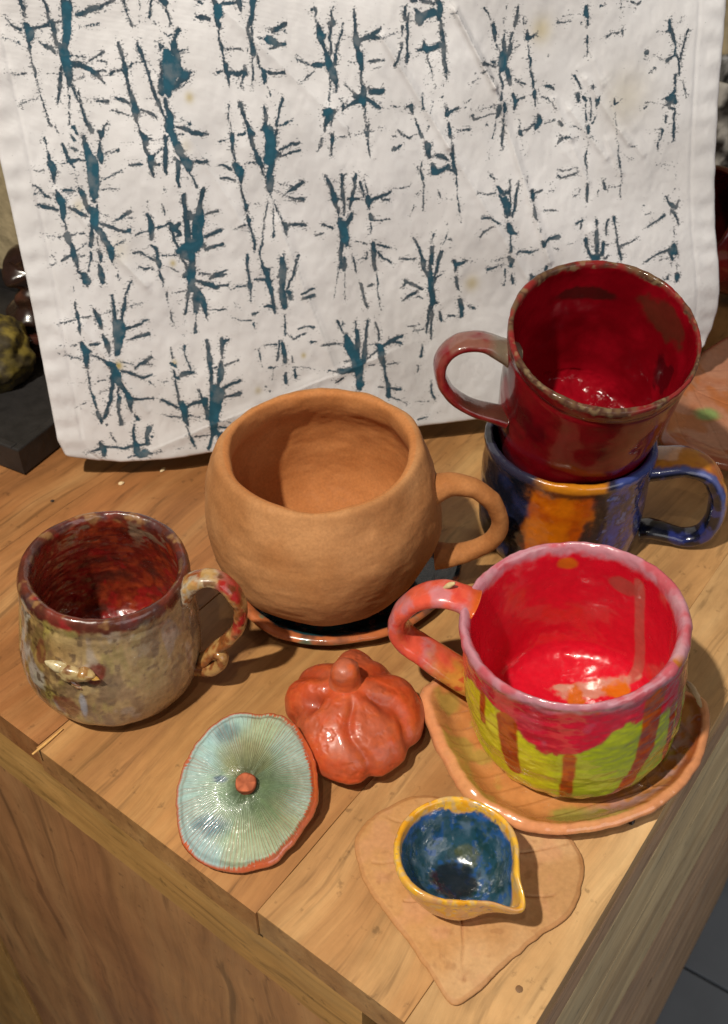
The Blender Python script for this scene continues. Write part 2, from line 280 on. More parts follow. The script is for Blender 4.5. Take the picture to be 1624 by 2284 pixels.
# ------------------------------------------------------------------ the block-printed cloth
INK = """10:192,2587,16 203,2557,14 196,2512,6
10:195,2476,27 207,2440,46 203,2409,33 200,2394,11
8:200,2394,11 194,2368,22 194,2347,5 190,2300,6 195,2268,14 198,2231,12 201,2166,9 206,2117,8 212,2061,9 220,2011,10 229,1982,5
9:106,2508,10 122,2482,9 152,2466,13 170,2447,15
8:74,2421,8 112,2406,14 143,2397,16 155,2388,7
9:187,2466,5 232,2457,16 266,2463,15 306,2469,19
10:300,2582,9 312,2559,14 315,2534,13 312,2501,8
10:325,2485,27 331,2444,22 329,2413,14 333,2377,10
9:331,2485,7 371,2481,8
10:405,2578,27 411,2547,54 400,2487,52 392,2426,47 374,2375,39
10:344,2376,22 364,2333,56 364,2270,50 366,2216,31 361,2189,23
10:433,2577,11 426,2542,33
10:395,2578,11 392,2548,22
10:457,2515,20 485,2514,22 520,2525,22 566,2538,22 595,2544,11 625,2558,9 654,2567,6
7:447,2455,4 492,2456,9 531,2460,19 557,2462,13
9:237,2397,7 271,2375,15 296,2358,20 317,2336,12
7:273,2385,5 324,2359,7
10:389,2282,22 433,2277,22 474,2253,34 504,2227,28 527,2213,8
8:401,2321,11 428,2314,8 464,2310,11
9:462,2283,7 511,2305,8 560,2329,13
9:514,2289,4 548,2289,10 564,2283,9
9:506,2241,7 555,2241,7
8:513,2214,8 537,2185,11
8:427,2213,14 442,2215,11
8:71,2249,9 108,2249,8 155,2249,7
6:208,2246,4 246,2242,3 302,2241,4
8:94,2099,6 119,2108,10 137,2116,7 175,2135,3
10:333,2272,9 323,2229,19 310,2176,15 290,2128,12 282,2096,7
8:351,2195,6 346,2152,10 347,2119,11 332,2054,7 331,2021,8 325,1971,5
10:371,2184,11 379,2145,17 388,2117,12 399,2083,6 402,2050,17 415,2004,17 426,1970,17 432,1950,21
8:402,2149,8 407,2110,10 407,2091,7
8:433,2109,7 454,2097,8
10:483,2098,7 517,2096,13 542,2092,13
8:249,1981,8 258,1952,13
6:345,1969,34 357,1940,23
5:317,1943,17 334,1908,29
10:638,2372,8 648,2329,15 656,2286,17 659,2249,34 660,2200,15 667,2145,14 673,2089,29 681,2044,41 677,2016,17 678,1983,7
9:575,2226,19 603,2236,7 638,2244,9
9:583,2111,11 616,2098,21 648,2080,13
8:550,2049,5 589,2036,12 617,2026,7 661,2012,3
9:699,2046,8 740,2030,9 768,2014,18 783,1993,6
10:739,2362,11 741,2341,20 755,2297,16 765,2248,13 775,2194,13 785,2138,14 801,2087,17 813,2042,11 831,2001,9
8:686,2258,17 697,2274,11 724,2278,5 769,2275,9
10:698,2565,8 701,2524,10 704,2493,4 714,2462,9 723,2446,6
5:776,2562,11 769,2516,6 764,2460,9
8:832,2559,13 823,2498,11 815,2483,17
7:836,2467,9 842,2448,11
10:882,2557,22 897,2541,28 914,2545,17
8:900,2526,8 907,2494,11 918,2463,10 911,2437,9
5:857,2414,11 894,2391,17 929,2400,17
10:954,2414,23 927,2379,17 920,2347,34
10:849,2351,17 851,2330,14 864,2340,14
10:883,2307,52 889,2263,69 879,2188,75 860,2134,47 863,2106,23
10:844,2277,11 843,2223,8 828,2152,29 826,2119,23
10:923,2347,34 928,2294,35 927,2240,35 950,2195,35 916,2153,17
6:732,2094,6 768,2098,12
6:798,2236,11 808,2224,9
10:844,2096,14 849,2046,14 861,2005,35 850,1966,41
10:837,2001,18 854,1949,36 859,1897,36 881,1825,30
10:824,1899,18 813,1842,21 802,1778,24
10:678,1983,7 686,1936,9 696,1907,24 709,1889,30 704,1855,14
7:716,1894,9 751,1889,5 805,1891,7
10:703,1849,12 715,1807,18 724,1783,30
8:745,1808,10 805,1851,10
5:582,1877,9 642,1882,9
10:469,1944,12 491,1937,23 502,1965,7 525,1983,6
8:181,1929,17 185,1889,9 189,1848,12 191,1831,21 187,1790,23
10:191,1796,35 198,1772,41 197,1737,26 188,1690,8
7:88,1780,5 119,1757,6 147,1767,6
7:219,1791,6 261,1794,12 285,1795,12
10:286,1801,17 309,1799,29 333,1804,12 375,1804,12
8:267,1895,12 276,1860,29 285,1830,17 293,1806,29 305,1776,18 309,1747,6 314,1675,5
10:314,1657,12 329,1626,36 335,1589,18 344,1552,18 356,1515,18
10:469,1944,12 485,1932,29 471,1904,6 463,1853,18 460,1818,41 460,1783,18
10:389,1921,12 393,1875,35 397,1828,47 408,1787,70 404,1728,65 400,1669,59 393,1609,42
10:390,1610,30 388,1579,12
9:479,1826,8 523,1837,8 559,1844,14
7:438,1684,12 484,1705,14 560,1732,12
7:434,1640,10 479,1639,10 522,1642,7
9:82,1689,9 107,1663,13 131,1635,18 160,1618,7
8:79,1645,14 103,1643,7
10:85,1584,8 116,1573,24 147,1564,14 170,1556,14 186,1546,7
10:194,1654,8 201,1630,29 211,1599,47 211,1550,36 205,1502,24 205,1483,7
9:235,1651,18 276,1648,20 299,1640,8
7:242,1621,8 301,1619,8
10:234,1597,12 235,1585,7
9:243,1560,6 276,1542,14 308,1521,24 338,1501,7
5:232,1536,10 286,1529,6
10:355,1545,30 381,1519,54 374,1476,54 370,1452,36
7:374,1587,12 404,1584,7 398,1548,18
8:206,1489,8 210,1464,13 208,1433,8
10:212,1420,24 214,1383,24 227,1350,18 228,1305,36 232,1273,30 235,1241,12 236,1208,9 245,1191,15 269,1186,6
10:240,1162,10 270,1173,37 272,1146,49 273,1113,6
8:95,1411,6 130,1407,4 173,1408,10 210,1411,7 259,1412,10
8:277,1412,5 308,1412,8
10:354,1447,18 344,1397,21 332,1341,21
9:324,1304,18 318,1272,15 303,1235,14 294,1203,11
10:379,1432,30 403,1393,30 421,1353,31 434,1314,43 431,1276,37 432,1243,12
7:372,1389,6 369,1338,7
9:367,1307,15 372,1281,25 369,1242,9
10:355,1230,12 363,1204,27 360,1165,31 360,1125,25
7:435,1243,7 445,1203,7
8:452,1170,15 451,1137,9
8:111,1306,8 122,1298,6
9:155,1276,7 189,1296,18 215,1303,12
7:95,1250,15 122,1263,7
8:250,1326,10 284,1342,13 311,1359,9
7:262,1290,13 287,1291,9
9:390,1462,12 436,1443,18 465,1432,16 498,1410,15 522,1405,16 554,1409,31
9:472,1459,8 515,1481,18 573,1513,15
7:427,1503,10 456,1491,8
8:539,1476,6 576,1476,10
8:456,1334,10 482,1342,12 524,1357,9
6:419,1379,6 452,1389,6
7:456,1280,10 484,1274,9
8:554,1281,10 586,1285,15 620,1260,17 654,1234,15 677,1216,14
10:665,1491,18 675,1453,25 678,1408,37 667,1352,15
6:678,1564,6 671,1515,7
8:574,1376,7 613,1388,15 658,1397,15
7:716,1412,25 754,1418,15 775,1432,9
10:781,1432,19 802,1398,37 830,1422,25
10:787,1381,19 799,1329,15 813,1289,13
7:665,1314,12 682,1300,25 689,1260,19
10:687,1241,25 689,1208,31 688,1182,15
8:689,1162,14 691,1129,15 699,1095,8 699,1068,11
8:573,1199,11 603,1186,15 634,1180,13 661,1168,8
6:713,1196,9 760,1169,13 795,1143,9
7:714,1252,13 757,1248,11 796,1248,14
7:523,1117,15 498,1080,14 483,1061,9
10:686,1936,12 710,1895,35 705,1860,12 716,1813,12 726,1795,36 724,1759,30 723,1712,10
8:728,1896,6 805,1891,6
8:740,1811,10 799,1851,10
10:739,1764,10 770,1763,12
8:601,1768,12 673,1766,18
10:819,1888,14 815,1830,13 805,1772,24 794,1719,14
10:863,1879,24 875,1832,24 890,1801,18
8:867,1767,30 866,1708,24 861,1666,15
5:780,1636,15 779,1611,7
6:756,1521,10 760,1483,15
6:315,1869,23 341,1850,17
6:191,1120,11 190,1098,20
8:188,1031,9 183,977,11 186,941,27 188,911,13 187,867,23 181,831,7
8:75,907,4 135,920,11 180,927,7 226,933,9 271,936,8
10:282,982,9 295,938,27 305,893,34 308,855,14
7:322,935,5 373,952,12 415,955,14 450,959,14
9:399,1051,16 397,993,18 395,935,23 390,884,16
9:522,1122,11 503,1084,16 481,1051,8 469,1016,16 458,966,30 441,924,16 428,881,20
8:479,971,11 522,982,10 571,983,7
10:402,876,48 413,853,75 401,801,69 389,742,48 373,683,28
10:431,836,34 481,842,14 525,856,17 573,874,19
9:449,767,7 499,777,17 571,788,25
10:309,811,11 322,764,30 326,718,21 324,688,7
6:348,795,7 369,797,5
8:344,766,8 371,763,7
6:47,777,7 87,769,7 150,770,16
7:231,758,20 266,762,23 294,760,8
10:184,786,16 191,747,41 196,717,48 192,671,34 188,626,17
9:202,731,27 227,713,16
9:76,708,10 109,695,12 162,682,11
8:44,721,11
9:222,706,11 253,684,11 297,653,15 322,631,42
10:334,618,42 347,562,56 347,515,49
8:385,628,10 461,614,13
10:464,581,11 510,607,21 568,640,13
8:534,601,8 565,594,11
10:384,574,14 438,553,17 483,520,11 519,516,14 553,534,17
8:536,487,13 559,472,10
8:187,603,7 184,541,12 183,470,10 190,430,28 198,389,25 195,349,11
10:194,325,21 203,291,26 212,257,17
10:322,541,28 314,487,21 294,410,25 271,356,17 240,295,26 230,280,17
9:345,484,10 342,437,11 343,397,35 328,342,18 328,277,17 328,227,23
10:347,515,42 369,473,28 397,423,35 405,381,43 402,333,17 404,301,7
9:425,391,17 484,377,16 546,374,13
7:235,531,11 285,528,10
8:237,452,10 281,463,8
7:88,373,6 142,399,7
6:255,390,21 241,392,14
5:45,532,6 157,528,6
7:238,238,17
8:416,283,11 430,248,32
9:406,235,6 395,161,22 391,111,22 394,77,44
7:250,179,7 265,131,12 288,90,13
9:91,55,10 144,66,12 199,84,29 249,78,13 306,63,22 367,72,16 397,73,29 449,75,15 479,80,12
9:179,124,13 182,95,17 195,59,43 189,26,22
10:397,77,44 398,34,44 409,7,29 441,21,51
9:494,183,33 472,135,25 464,77,26
7:500,124,22
9:441,21,37 493,14,10 539,26,7
9:334,0,10 387,10,12
7:685,1139,20 697,1096,15 699,1060,11
7:712,1026,14 709,979,11
7:722,919,7 719,867,13 727,822,7
7:743,1027,7 777,1024,10 819,1023,6
7:769,955,10 798,965,8
10:862,1124,62 861,1081,48 853,1046,28
9:843,1047,21 828,983,14 812,911,15 802,882,11
6:795,838,10 789,808,8
6:777,749,14
10:870,1044,34 898,983,49 920,930,42 928,877,21 927,848,7
10:877,985,35 873,934,32 866,891,28
7:863,876,10 854,817,14 852,764,24
8:945,894,10 994,895,13 1044,896,10
10:909,1077,17 948,1055,24 1001,1029,24
8:1009,1035,8 1066,1040,15
8:972,1082,11 1016,1103,25 1066,1106,17
7:896,1027,14 925,1036,10
7:692,689,7 695,650,16 694,619,11
6:680,589,28 703,571,36
9:692,549,10 697,501,21 711,492,29
9:692,486,14 696,405,12 696,349,12 703,315,22
10:712,323,44 721,281,51 721,223,37 731,180,15
9:592,361,14 633,340,25 670,311,15 692,288,12
8:582,264,7 643,248,13 693,230,13
10:746,302,18 785,323,22 830,326,25 853,331,44
8:771,688,24 765,643,14 783,579,14 795,530,14
10:734,505,10 739,513,26 805,517,22
7:600,476,11 651,478,7
8:746,241,16 811,221,10
7:743,216,7 816,203,6
8:821,408,12 834,358,15 851,315,44 860,265,29 861,207,37
10:909,705,14 915,658,19 914,581,29 914,518,22 906,439,22
10:1047,707,10 1009,691,29 994,650,17 991,588,7
9:927,536,7 956,537,14
10:985,565,14 976,511,44 959,457,29 944,418,22
10:920,405,51 935,371,95 914,275,81 898,194,67 889,145,45 883,95,30
8:1001,544,10 1092,570,10
10:971,395,18 1033,421,19 1082,440,22
10:980,337,15 1025,345,18 1074,351,22
7:722,164,9 732,121,18 748,68,30 768,15,15
8:876,96,22 857,30,27 843,6,30
10:903,101,37 923,73,30 909,15,30
8:759,97,12 849,90,7
6:645,30,7 735,27,7
8:922,141,22 981,125,15
6:941,181,12 1001,169,10
10:1148,2545,18 1166,2512,49 1163,2484,55 1154,2456,25 1160,2428,25 1165,2411,6
8:1183,2527,18 1226,2528,25 1257,2530,15
10:1273,2540,25 1274,2518,25 1281,2490,6
6:1282,2467,6 1298,2439,6
8:1069,2543,18 1086,2537,18
10:1055,2478,9 1084,2468,22 1114,2458,12
8:1157,2400,10 1156,2360,14 1165,2320,19 1170,2285,13 1175,2238,13
8:1192,2316,9 1261,2315,9
10:1178,2232,31 1181,2203,25 1188,2179,19
10:1187,2197,19 1225,2195,23 1256,2196,23 1282,2191,15
9:1130,2206,19 1156,2210,10
7:1179,2179,19 1185,2149,15 1190,2131,6
10:1347,2537,37 1343,2492,31 1331,2454,27 1315,2421,19
8:1307,2404,14 1314,2370,15 1326,2329,23
8:1330,2409,12 1329,2369,15 1329,2335,16
10:1327,2312,31 1328,2288,32
9:1338,2288,10 1348,2253,11 1357,2217,13 1372,2198,32 1379,2174,32 1376,2139,19
10:1384,2192,15 1441,2184,14 1486,2182,15
7:1321,2271,9 1319,2219,10 1320,2189,17 1310,2142,10 1312,2112,6
8:1278,2221,19 1272,2192,28 1260,2163,17 1247,2128,6
5:1296,2313,8 1293,2279,6
10:1438,2384,13 1458,2397,25 1490,2413,19 1510,2420,9
8:1401,2400,6 1439,2398,8
8:1354,2368,6 1385,2355,13 1416,2348,50 1440,2335,44 1464,2322,25 1503,2323,25
7:1412,2307,13 1451,2308,13
7:1501,2384,19 1516,2374,9
7:1396,2108,9 1407,2077,16
7:1646,2479,14 1672,2483,19 1666,2438,13 1674,2404,15
10:1680,2409,13 1685,2375,32 1693,2351,51 1715,2350,13
10:1695,2334,32 1706,2293,15 1717,2263,19
8:1770,2493,8 1753,2468,11 1754,2423,13
10:1738,2409,10 1757,2414,32
9:1750,2406,13 1738,2349,17 1743,2320,15 1743,2261,16
8:1817,2403,10 1799,2346,17 1780,2295,14 1769,2248,19
10:1717,2263,26 1728,2215,45 1745,2172,39 1760,2123,26 1761,2075,7
9:1769,2254,22 1763,2207,20
9:1650,2210,28 1682,2211,32 1715,2221,16
8:1555,2248,13 1599,2228,12 1643,2207,14
7:1573,2131,5 1601,2150,13 1648,2180,9
6:1726,2173,9 1733,2113,16 1724,2065,17 1718,2016,16
9:1683,1987,13 1716,1973,53 1715,1948,47 1689,1906,20 1684,1875,8
9:1682,1956,13 1709,1973,60 1749,1971,20
7:1731,1941,11 1725,1891,9
8:1669,1834,13 1660,1800,12 1648,1775,7
9:1727,1859,13 1728,1827,30 1724,1789,11 1723,1731,5
8:845,2367,9 848,2342,12 859,2335,18
10:924,2361,18 920,2332,25 911,2310,18
10:880,2306,43 887,2265,80 886,2207,81 870,2161,68 864,2114,31
10:930,2315,31 937,2320,25
10:907,2276,56 918,2217,50 954,2203,44 1002,2212,6
10:891,2148,37 931,2169,25 977,2190,19
10:831,2175,25 827,2122,31
8:953,2319,12 990,2323,9
6:908,2135,13 981,2167,10
9:950,2421,24 933,2383,18
8:901,2512,12 912,2484,15 917,2451,13
10:894,2556,24 905,2545,24
9:821,2505,18
7:833,2460,14
10:771,2190,9 788,2130,15 806,2076,16 827,2002,13
10:839,2092,15 845,2043,19 860,2006,38 847,1958,44
10:840,1953,38 853,1909,38 873,1858,38 897,1793,32
10:819,1892,19 814,1830,22 801,1774,22
9:875,1953,8 928,1938,22 970,1917,22 1008,1905,23 1046,1899,9
8:970,1917,8 1019,1892,13 1042,1893,10
7:911,1985,13 933,1977,10
8:956,1958,22
5:885,1907,19 918,1911,13
10:1236,2050,17 1245,2007,19 1260,1957,16 1270,1919,20
9:1228,2033,19
10:1275,1901,39 1287,1887,26
10:1267,1895,20 1282,1831,16 1297,1779,20 1314,1746,33
7:1174,2042,13 1166,1994,13 1171,1944,9 1174,1907,8
10:1176,1894,19 1177,1869,33 1173,1838,20 1173,1800,9
6:1178,1813,10 1180,1768,16
8:1100,1855,13 1153,1868,8
6:1208,1886,20 1247,1890,23
9:1363,2019,13 1366,1969,20 1362,1926,20
10:1337,1903,13 1364,1914,39 1371,1876,33 1380,1825,59 1383,1780,73 1367,1736,60
8:1464,2055,19 1448,2014,20 1438,1965,16 1424,1922,17
10:1423,1897,13 1402,1848,26 1393,1811,40
10:1410,1772,40 1433,1770,9
6:1441,1921,17 1475,1932,26 1508,1936,16
8:1431,1789,9 1473,1809,20 1540,1824,17
7:1436,1763,13 1504,1775,17 1545,1785,17
8:972,1766,19 1024,1762,16
7:1779,2031,13
7:1784,2000,20
5:1576,1969,7 1616,1970,7
10:815,1909,13 813,1841,14 804,1773,22 795,1716,16
10:855,1919,38 868,1869,38 892,1804,32 919,1758,52 922,1726,33
8:854,1788,19 880,1761,16
10:952,1759,9 991,1759,20 1024,1758,17
7:858,1711,26 858,1666,26 858,1634,16
8:926,1707,13 941,1667,20 956,1627,16
10:729,1797,26 721,1759,28 726,1701,13
9:725,1765,13 770,1765,13
6:750,1544,10 760,1490,17
6:777,1620,16
10:671,1470,20 675,1409,26 669,1362,16
8:703,1414,9 737,1418,20 772,1428,11
10:779,1435,20 802,1406,40 831,1363,20 816,1357,20
9:781,1394,13 800,1331,20 815,1288,13
10:878,1587,22 877,1521,24 872,1454,24 873,1380,27 873,1325,40
10:990,1605,24 970,1547,24 953,1488,27
10:893,1486,23 900,1459,27 930,1456,40
10:960,1488,40 947,1435,74 927,1375,67 927,1320,74
10:881,1440,27 873,1346,34
10:812,1268,40 848,1285,54 896,1288,88 932,1299,54 965,1290,14
10:830,1245,34 876,1234,61 882,1199,34
9:985,1466,9 1019,1473,12 1057,1480,15
6:985,1412,9 1052,1400,8
10:970,1338,20 1020,1354,20 1063,1371,20
9:963,1269,20 1011,1275,20 1067,1285,23
9:820,1225,11 842,1181,11 851,1138,14
10:879,1199,27 868,1136,48 859,1087,41 852,1028,35
10:828,1118,27 855,1116,27
9:893,1084,14 940,1065,25 973,1048,28 1013,1030,21
9:970,1084,10 1015,1113,25 1073,1133,14
8:911,1122,11 973,1116,12
8:1036,1114,7 1070,1104,11
8:1007,1041,10 1074,1043,14
8:707,1249,11 748,1249,13 789,1249,11
8:662,1315,16 684,1278,20 690,1222,30 688,1180,20
7:690,1166,14 694,1123,16 698,1073,10
6:701,1200,7 759,1171,11 796,1143,7
7:639,1241,13 676,1216,13
7:631,1185,13
7:1175,1824,10 1181,1785,16 1184,1747,16
10:1185,1721,40 1199,1694,60 1202,1655,27 1200,1635,11
8:1094,1734,13 1126,1725,20 1157,1703,15
8:1093,1663,13 1119,1658,17 1171,1641,9
9:1200,1629,11 1202,1576,11 1213,1522,20 1221,1495,30 1221,1461,11
7:1232,1504,7 1307,1500,5
9:1220,1448,9 1231,1413,27 1227,1372,15 1241,1330,14
10:1241,1330,14 1248,1294,21 1250,1245,15
7:1144,1365,7 1173,1380,11 1208,1391,14
7:1232,1423,7 1259,1428,7
10:1267,1887,16 1287,1823,16 1302,1764,26 1313,1731,33
6:1233,1731,13 1293,1730,16
9:1318,1718,16 1325,1679,12 1339,1645,9 1349,1598,8
10:1380,1898,53 1381,1835,59 1380,1772,73 1379,1721,40
10:1419,1896,13 1405,1847,20
10:1409,1770,40 1433,1772,9
10:1344,1749,20 1357,1735,20
10:1372,1715,33 1367,1656,40 1363,1604,40 1364,1571,27
10:1319,1731,33 1337,1698,9
8:1359,1558,14 1376,1510,14 1392,1455,12 1413,1405,11 1427,1370,17
10:1434,1369,28 1439,1341,21
9:1455,1364,17 1503,1364,18 1555,1356,18
7:1351,1539,7 1332,1473,14 1315,1399,10 1307,1338,8 1292,1284,14 1277,1229,21 1277,1190,11
7:1368,1497,7 1370,1429,11 1369,1375,14 1363,1306,21
7:1435,1328,17 1437,1307,10
8:1431,1794,13 1479,1810,16 1540,1822,16
7:1421,1750,9 1469,1766,13 1544,1780,20
10:1458,1554,10 1504,1577,27 1550,1607,16
8:1424,1600,9 1491,1588,11
8:1394,1562,8 1453,1538,11 1500,1517,14 1555,1511,21
7:1451,1511,7 1547,1494,7
6:1206,1217,28 1201,1164,18 1198,1093,17 1201,1042,28 1201,1006,21
10:1290,1128,18 1308,1091,35 1301,1055,28 1308,1011,14
10:1284,1057,10 1333,1045,17
7:1118,1020,10 1168,1030,10
7:1234,1061,17 1284,1060,17
8:1415,1203,14 1409,1161,21 1398,1112,35 1398,1068,42 1398,1017,28 1395,978,24
7:1503,1189,14 1481,1133,11 1463,1077,14 1437,1014,11
8:1409,1114,21 1430,1116,10
9:1678,1634,10 1698,1607,16 1716,1552,21 1727,1497,35 1739,1449,14 1751,1407,11
8:1727,1494,14 1768,1487,14
10:1774,1628,16 1776,1581,11 1775,1507,21
9:1657,1355,14 1712,1327,14
7:1619,1296,10 1661,1303,13
7:1669,1836,13 1652,1786,12
9:1727,1851,9 1727,1826,27 1724,1794,14 1723,1730,5
10:1756,1372,28 1761,1309,28 1758,1239,21 1753,1132,17 1744,1089,17
8:1198,1191,19 1196,1125,18 1200,1082,16 1199,1023,30 1198,998,16
7:1197,998,13 1195,929,13
9:1279,1184,11 1290,1125,25 1307,1073,33 1315,1021,36 1325,943,20 1335,855,22
10:1291,1133,16 1322,1114,20
8:1236,1062,11 1285,1058,21 1325,1046,20
7:1082,1013,8 1134,1029,21 1175,1034,13
10:1401,1174,25 1405,1115,41 1398,1074,33 1389,1006,28 1392,937,42 1397,884,37
8:1368,1068,13 1430,1113,12
8:1483,1167,12 1461,1076,17 1431,1011,15 1411,970,17
8:1428,968,33 1433,925,25
6:1503,953,20 1580,976,25
7:1509,922,20 1578,933,29
9:1271,892,12 1305,897,25 1329,882,25
6:1074,841,10 1130,818,20 1189,812,17
6:1099,930,10 1136,883,10
6:1200,850,22 1234,856,17
6:1203,788,28 1209,752,12
6:1393,832,17 1393,770,22 1384,708,22
7:1393,716,12 1433,672,14 1477,690,15 1513,700,14
6:1472,735,20 1516,749,17 1566,735,26
7:1544,642,24 1578,643,12
7:1251,647,10 1328,646,19
8:1347,667,17 1338,613,17 1324,541,15
9:1363,656,26 1376,591,34 1371,527,21
6:1274,504,26 1317,504,14
6:1417,559,12 1419,522,10
7:1370,452,23 1370,386,26
7:1428,474,21 1429,417,23
6:1215,625,17 1222,561,21 1223,514,10
6:1299,497,9 1285,423,9
6:1238,381,17
8:1266,350,12
6:1421,489,17 1482,482,12 1559,460,12
9:1002,710,25 991,648,12
9:1714,757,17 1730,719,14 1750,672,17
7:1745,754,12 1748,726,12
10:1762,652,35 1777,596,70 1802,538,62 1826,470,71 1832,393,45 1835,335,54 1829,307,36
10:1833,682,30 1831,609,30 1827,516,35
8:1827,746,10 1830,700,14
8:1905,738,21 1894,676,18 1883,604,21 1872,530,27
10:1883,604,21 1867,494,36 1848,458,27
8:1889,501,12 1944,537,12 1971,558,18
10:1954,578,18 1980,566,44 1979,510,32 1991,443,27
9:1949,725,12 1965,669,12 1972,604,12
10:1998,573,21 2061,595,27 2119,617,21
10:2061,586,18 2110,571,21
9:1991,443,22 2003,375,20 2015,306,31 2016,228,27
8:1612,617,14 1682,616,14 1734,611,10
7:1901,588,11 1954,587,9
10:1709,439,35 1762,434,36 1807,443,36
8:1638,447,11 1691,437,11
8:1679,362,14 1725,390,18
7:1653,379,14
7:1738,493,12 1774,499,11
7:1897,453,14 1933,454,9
7:2013,445,13 2094,446,9
9:2028,285,15 2101,267,22
7:1947,304,13 1983,295,13
8:2027,226,15 2100,189,11 2137,155,9
7:1749,1144,25 1755,1093,25
8:1774,1142,25 1771,1075,20
6:1728,1053,10 1706,943,8
6:1770,1049,10 1763,894,10
7:1832,1137,13 1834,1069,14
8:1865,981,12 1876,936,19 1883,874,12 1908,828,10
6:1973,997,22 1975,901,14 1990,793,10
7:1950,1127,20 1957,1050,17
6:1920,958,17 1946,965,12
9:2249,1102,21 2258,1050,17 2284,987,23
9:2301,1098,21 2301,1020,21 2297,933,40 2306,862,32 2311,808,35
8:2336,1043,12 2327,966,17
8:2127,935,12 2145,964,21 2205,933,21 2249,902,12
9:2126,847,9 2170,874,21 2214,897,12
7:2214,861,14 2249,849,18
8:2293,791,18 2284,702,20 2276,620,14
8:2311,790,12 2307,700,18 2303,580,13
7:2160,677,11 2231,679,14
7:2186,642,9 2258,649,13
8:2249,548,13 2239,474,24
7:2217,410,15 2216,371,13
8:2299,304,13 2304,215,22 2323,174,19
6:2342,81,9
6:2193,168,9 2286,163,9
7:2211,46,19 2276,59,13
8:893,91,26 974,101,18
7:965,181,9 999,172,9
8:1796,2028,8 1797,1992,17 1792,1951,6
7:1780,2039,9 1784,2018,9
10:1873,2467,7 1874,2433,16 1876,2395,16 1880,2366,13
10:1880,2361,16 1884,2323,38 1883,2293,27
10:1882,2284,5 1898,2253,38 1902,2223,38 1904,2184,27
8:1901,2174,16 1900,2144,16 1901,2103,13
10:1909,2093,22 1910,2047,33 1904,2016,50 1911,1990,22
10:1863,2044,22 1902,2037,33
10:1811,1988,11 1839,2005,20 1884,2023,28
10:1952,2060,28 2014,2061,33
8:1936,2081,9 1958,2075,6
10:1934,2020,22 1967,1997,28 2000,1974,17
10:1905,2321,16 1944,2334,22 1982,2352,22 2021,2372,11
10:1965,2333,22 2009,2326,13
8:2020,2323,8 2064,2340,9 2107,2353,9
8:1946,2216,13 1990,2219,13 2028,2217,11
7:1967,2175,8 1989,2182,8
7:1831,2217,8 1869,2218,9
6:1815,2350,8 1857,2338,5
7:1810,2108,8 1847,2071,9 1869,2054,9
8:1914,1985,13 1915,1943,13 1920,1906,8
7:1920,1922,9 1922,1874,11
8:1937,1910,6 1936,1868,14
9:1924,1848,28 1926,1837,23
8:1941,1857,8 1969,1856,6
7:1753,1830,8 1804,1837,14
6:1818,1892,11 1822,1854,14 1829,1817,6
7:1872,1843,8 1912,1846,11
7:1928,1810,17 1935,1767,14 1942,1712,6
6:1992,1870,9 2021,1871,9
10:2152,2468,11 2149,2430,13 2154,2411,16
9:2168,2434,11 2162,2396,13 2159,2362,19
8:2135,2378,13 2132,2335,11
9:2131,2296,8 2123,2262,11 2106,2223,17 2091,2184,17
9:2162,2362,14 2162,2299,15 2161,2250,13
10:2161,2240,22 2161,2200,17
6:2117,2222,6 2150,2225,6
10:2326,2494,22 2343,2465,33 2337,2427,33 2338,2402,22
10:2212,2456,16 2228,2408,44 2261,2420,38 2310,2437,38
10:2233,2393,33
10:2239,2498,11 2282,2486,16 2310,2476,5
10:2190,2500,16 2212,2499,11
10:2343,2397,13 2355,2348,19 2361,2289,20 2361,2249,22 2367,2199,17 2376,2148,20 2382,2102,7
10:2250,2295,11 2266,2259,39 2305,2262,28 2350,2275,28
9:2222,2257,17 2250,2265,22
10:2272,2249,28
8:2272,2224,8 2289,2168,10 2306,2101,8
6:2211,2222,13
7:2255,2109,11 2252,2073,9
7:2323,2080,8 2317,2054,10
6:2247,2033,14 2244,1991,23 2249,1949,23
6:2304,1988,14 2295,1931,11
6:2363,2088,11 2357,2062,9
7:2363,2010,19
8:2068,1981,9 2102,1974,14
9:2147,1966,8 2181,1974,28 2187,1948,23 2189,1932,11
5:2204,1910,11 2221,1856,23 2244,1806,29
6:2284,1862,17 2278,1841,8
10:2267,1772,17 2278,1733,29 2287,1689,14
7:2100,1847,11 2128,1824,11 2169,1805,17 2209,1819,8
7:2071,1817,9 2088,1821,9
6:2076,1747,23 2110,1755,23 2128,1770,12
10:2331,1697,18 2366,1689,20 2390,1671,12
8:2413,1702,18
8:2381,1952,14 2387,1915,23 2410,1934,17
9:2399,1861,12 2406,1817,26 2412,1790,8
8:2155,2473,11
10:1881,1583,10 1893,1529,14 1899,1494,8
8:1902,1608,8 1911,1554,14 1920,1513,14
10:1920,1493,28 1929,1458,35 1928,1424,14
10:1937,1471,28 1979,1482,17 2022,1496,17 2054,1514,14
9:2000,1473,10 2046,1463,17
10:1934,1389,17 1941,1361,28
8:1948,1353,14 2048,1351,10
8:1940,1333,11 1943,1304,16 1935,1277,10
10:1951,1219,22 1954,1176,32 1956,1132,26
8:1972,1203,12 2023,1191,22 2066,1173,12
9:1972,1167,14 2007,1124,17 2050,1091,16 2068,1079,6
8:1959,1117,15 1959,1081,16 1961,1044,9
7:1844,1242,10 1915,1215,10
7:1876,1128,14 1913,1129,17
7:1910,1172,10 1913,1143,12
7:1820,1172,7 1826,1129,14 1838,1062,14 1844,1036,6
6:1968,1029,12 1974,976,22 1976,886,12 1989,794,9
9:1692,1610,18 1703,1569,17 1721,1508,30 1733,1459,11 1751,1396,10
7:1666,1638,10 1674,1611,10
9:1717,1491,24 1748,1492,14
8:1807,1638,7 1782,1617,12 1780,1571,14 1778,1524,17
9:1777,1503,21 1782,1456,14 1779,1394,10
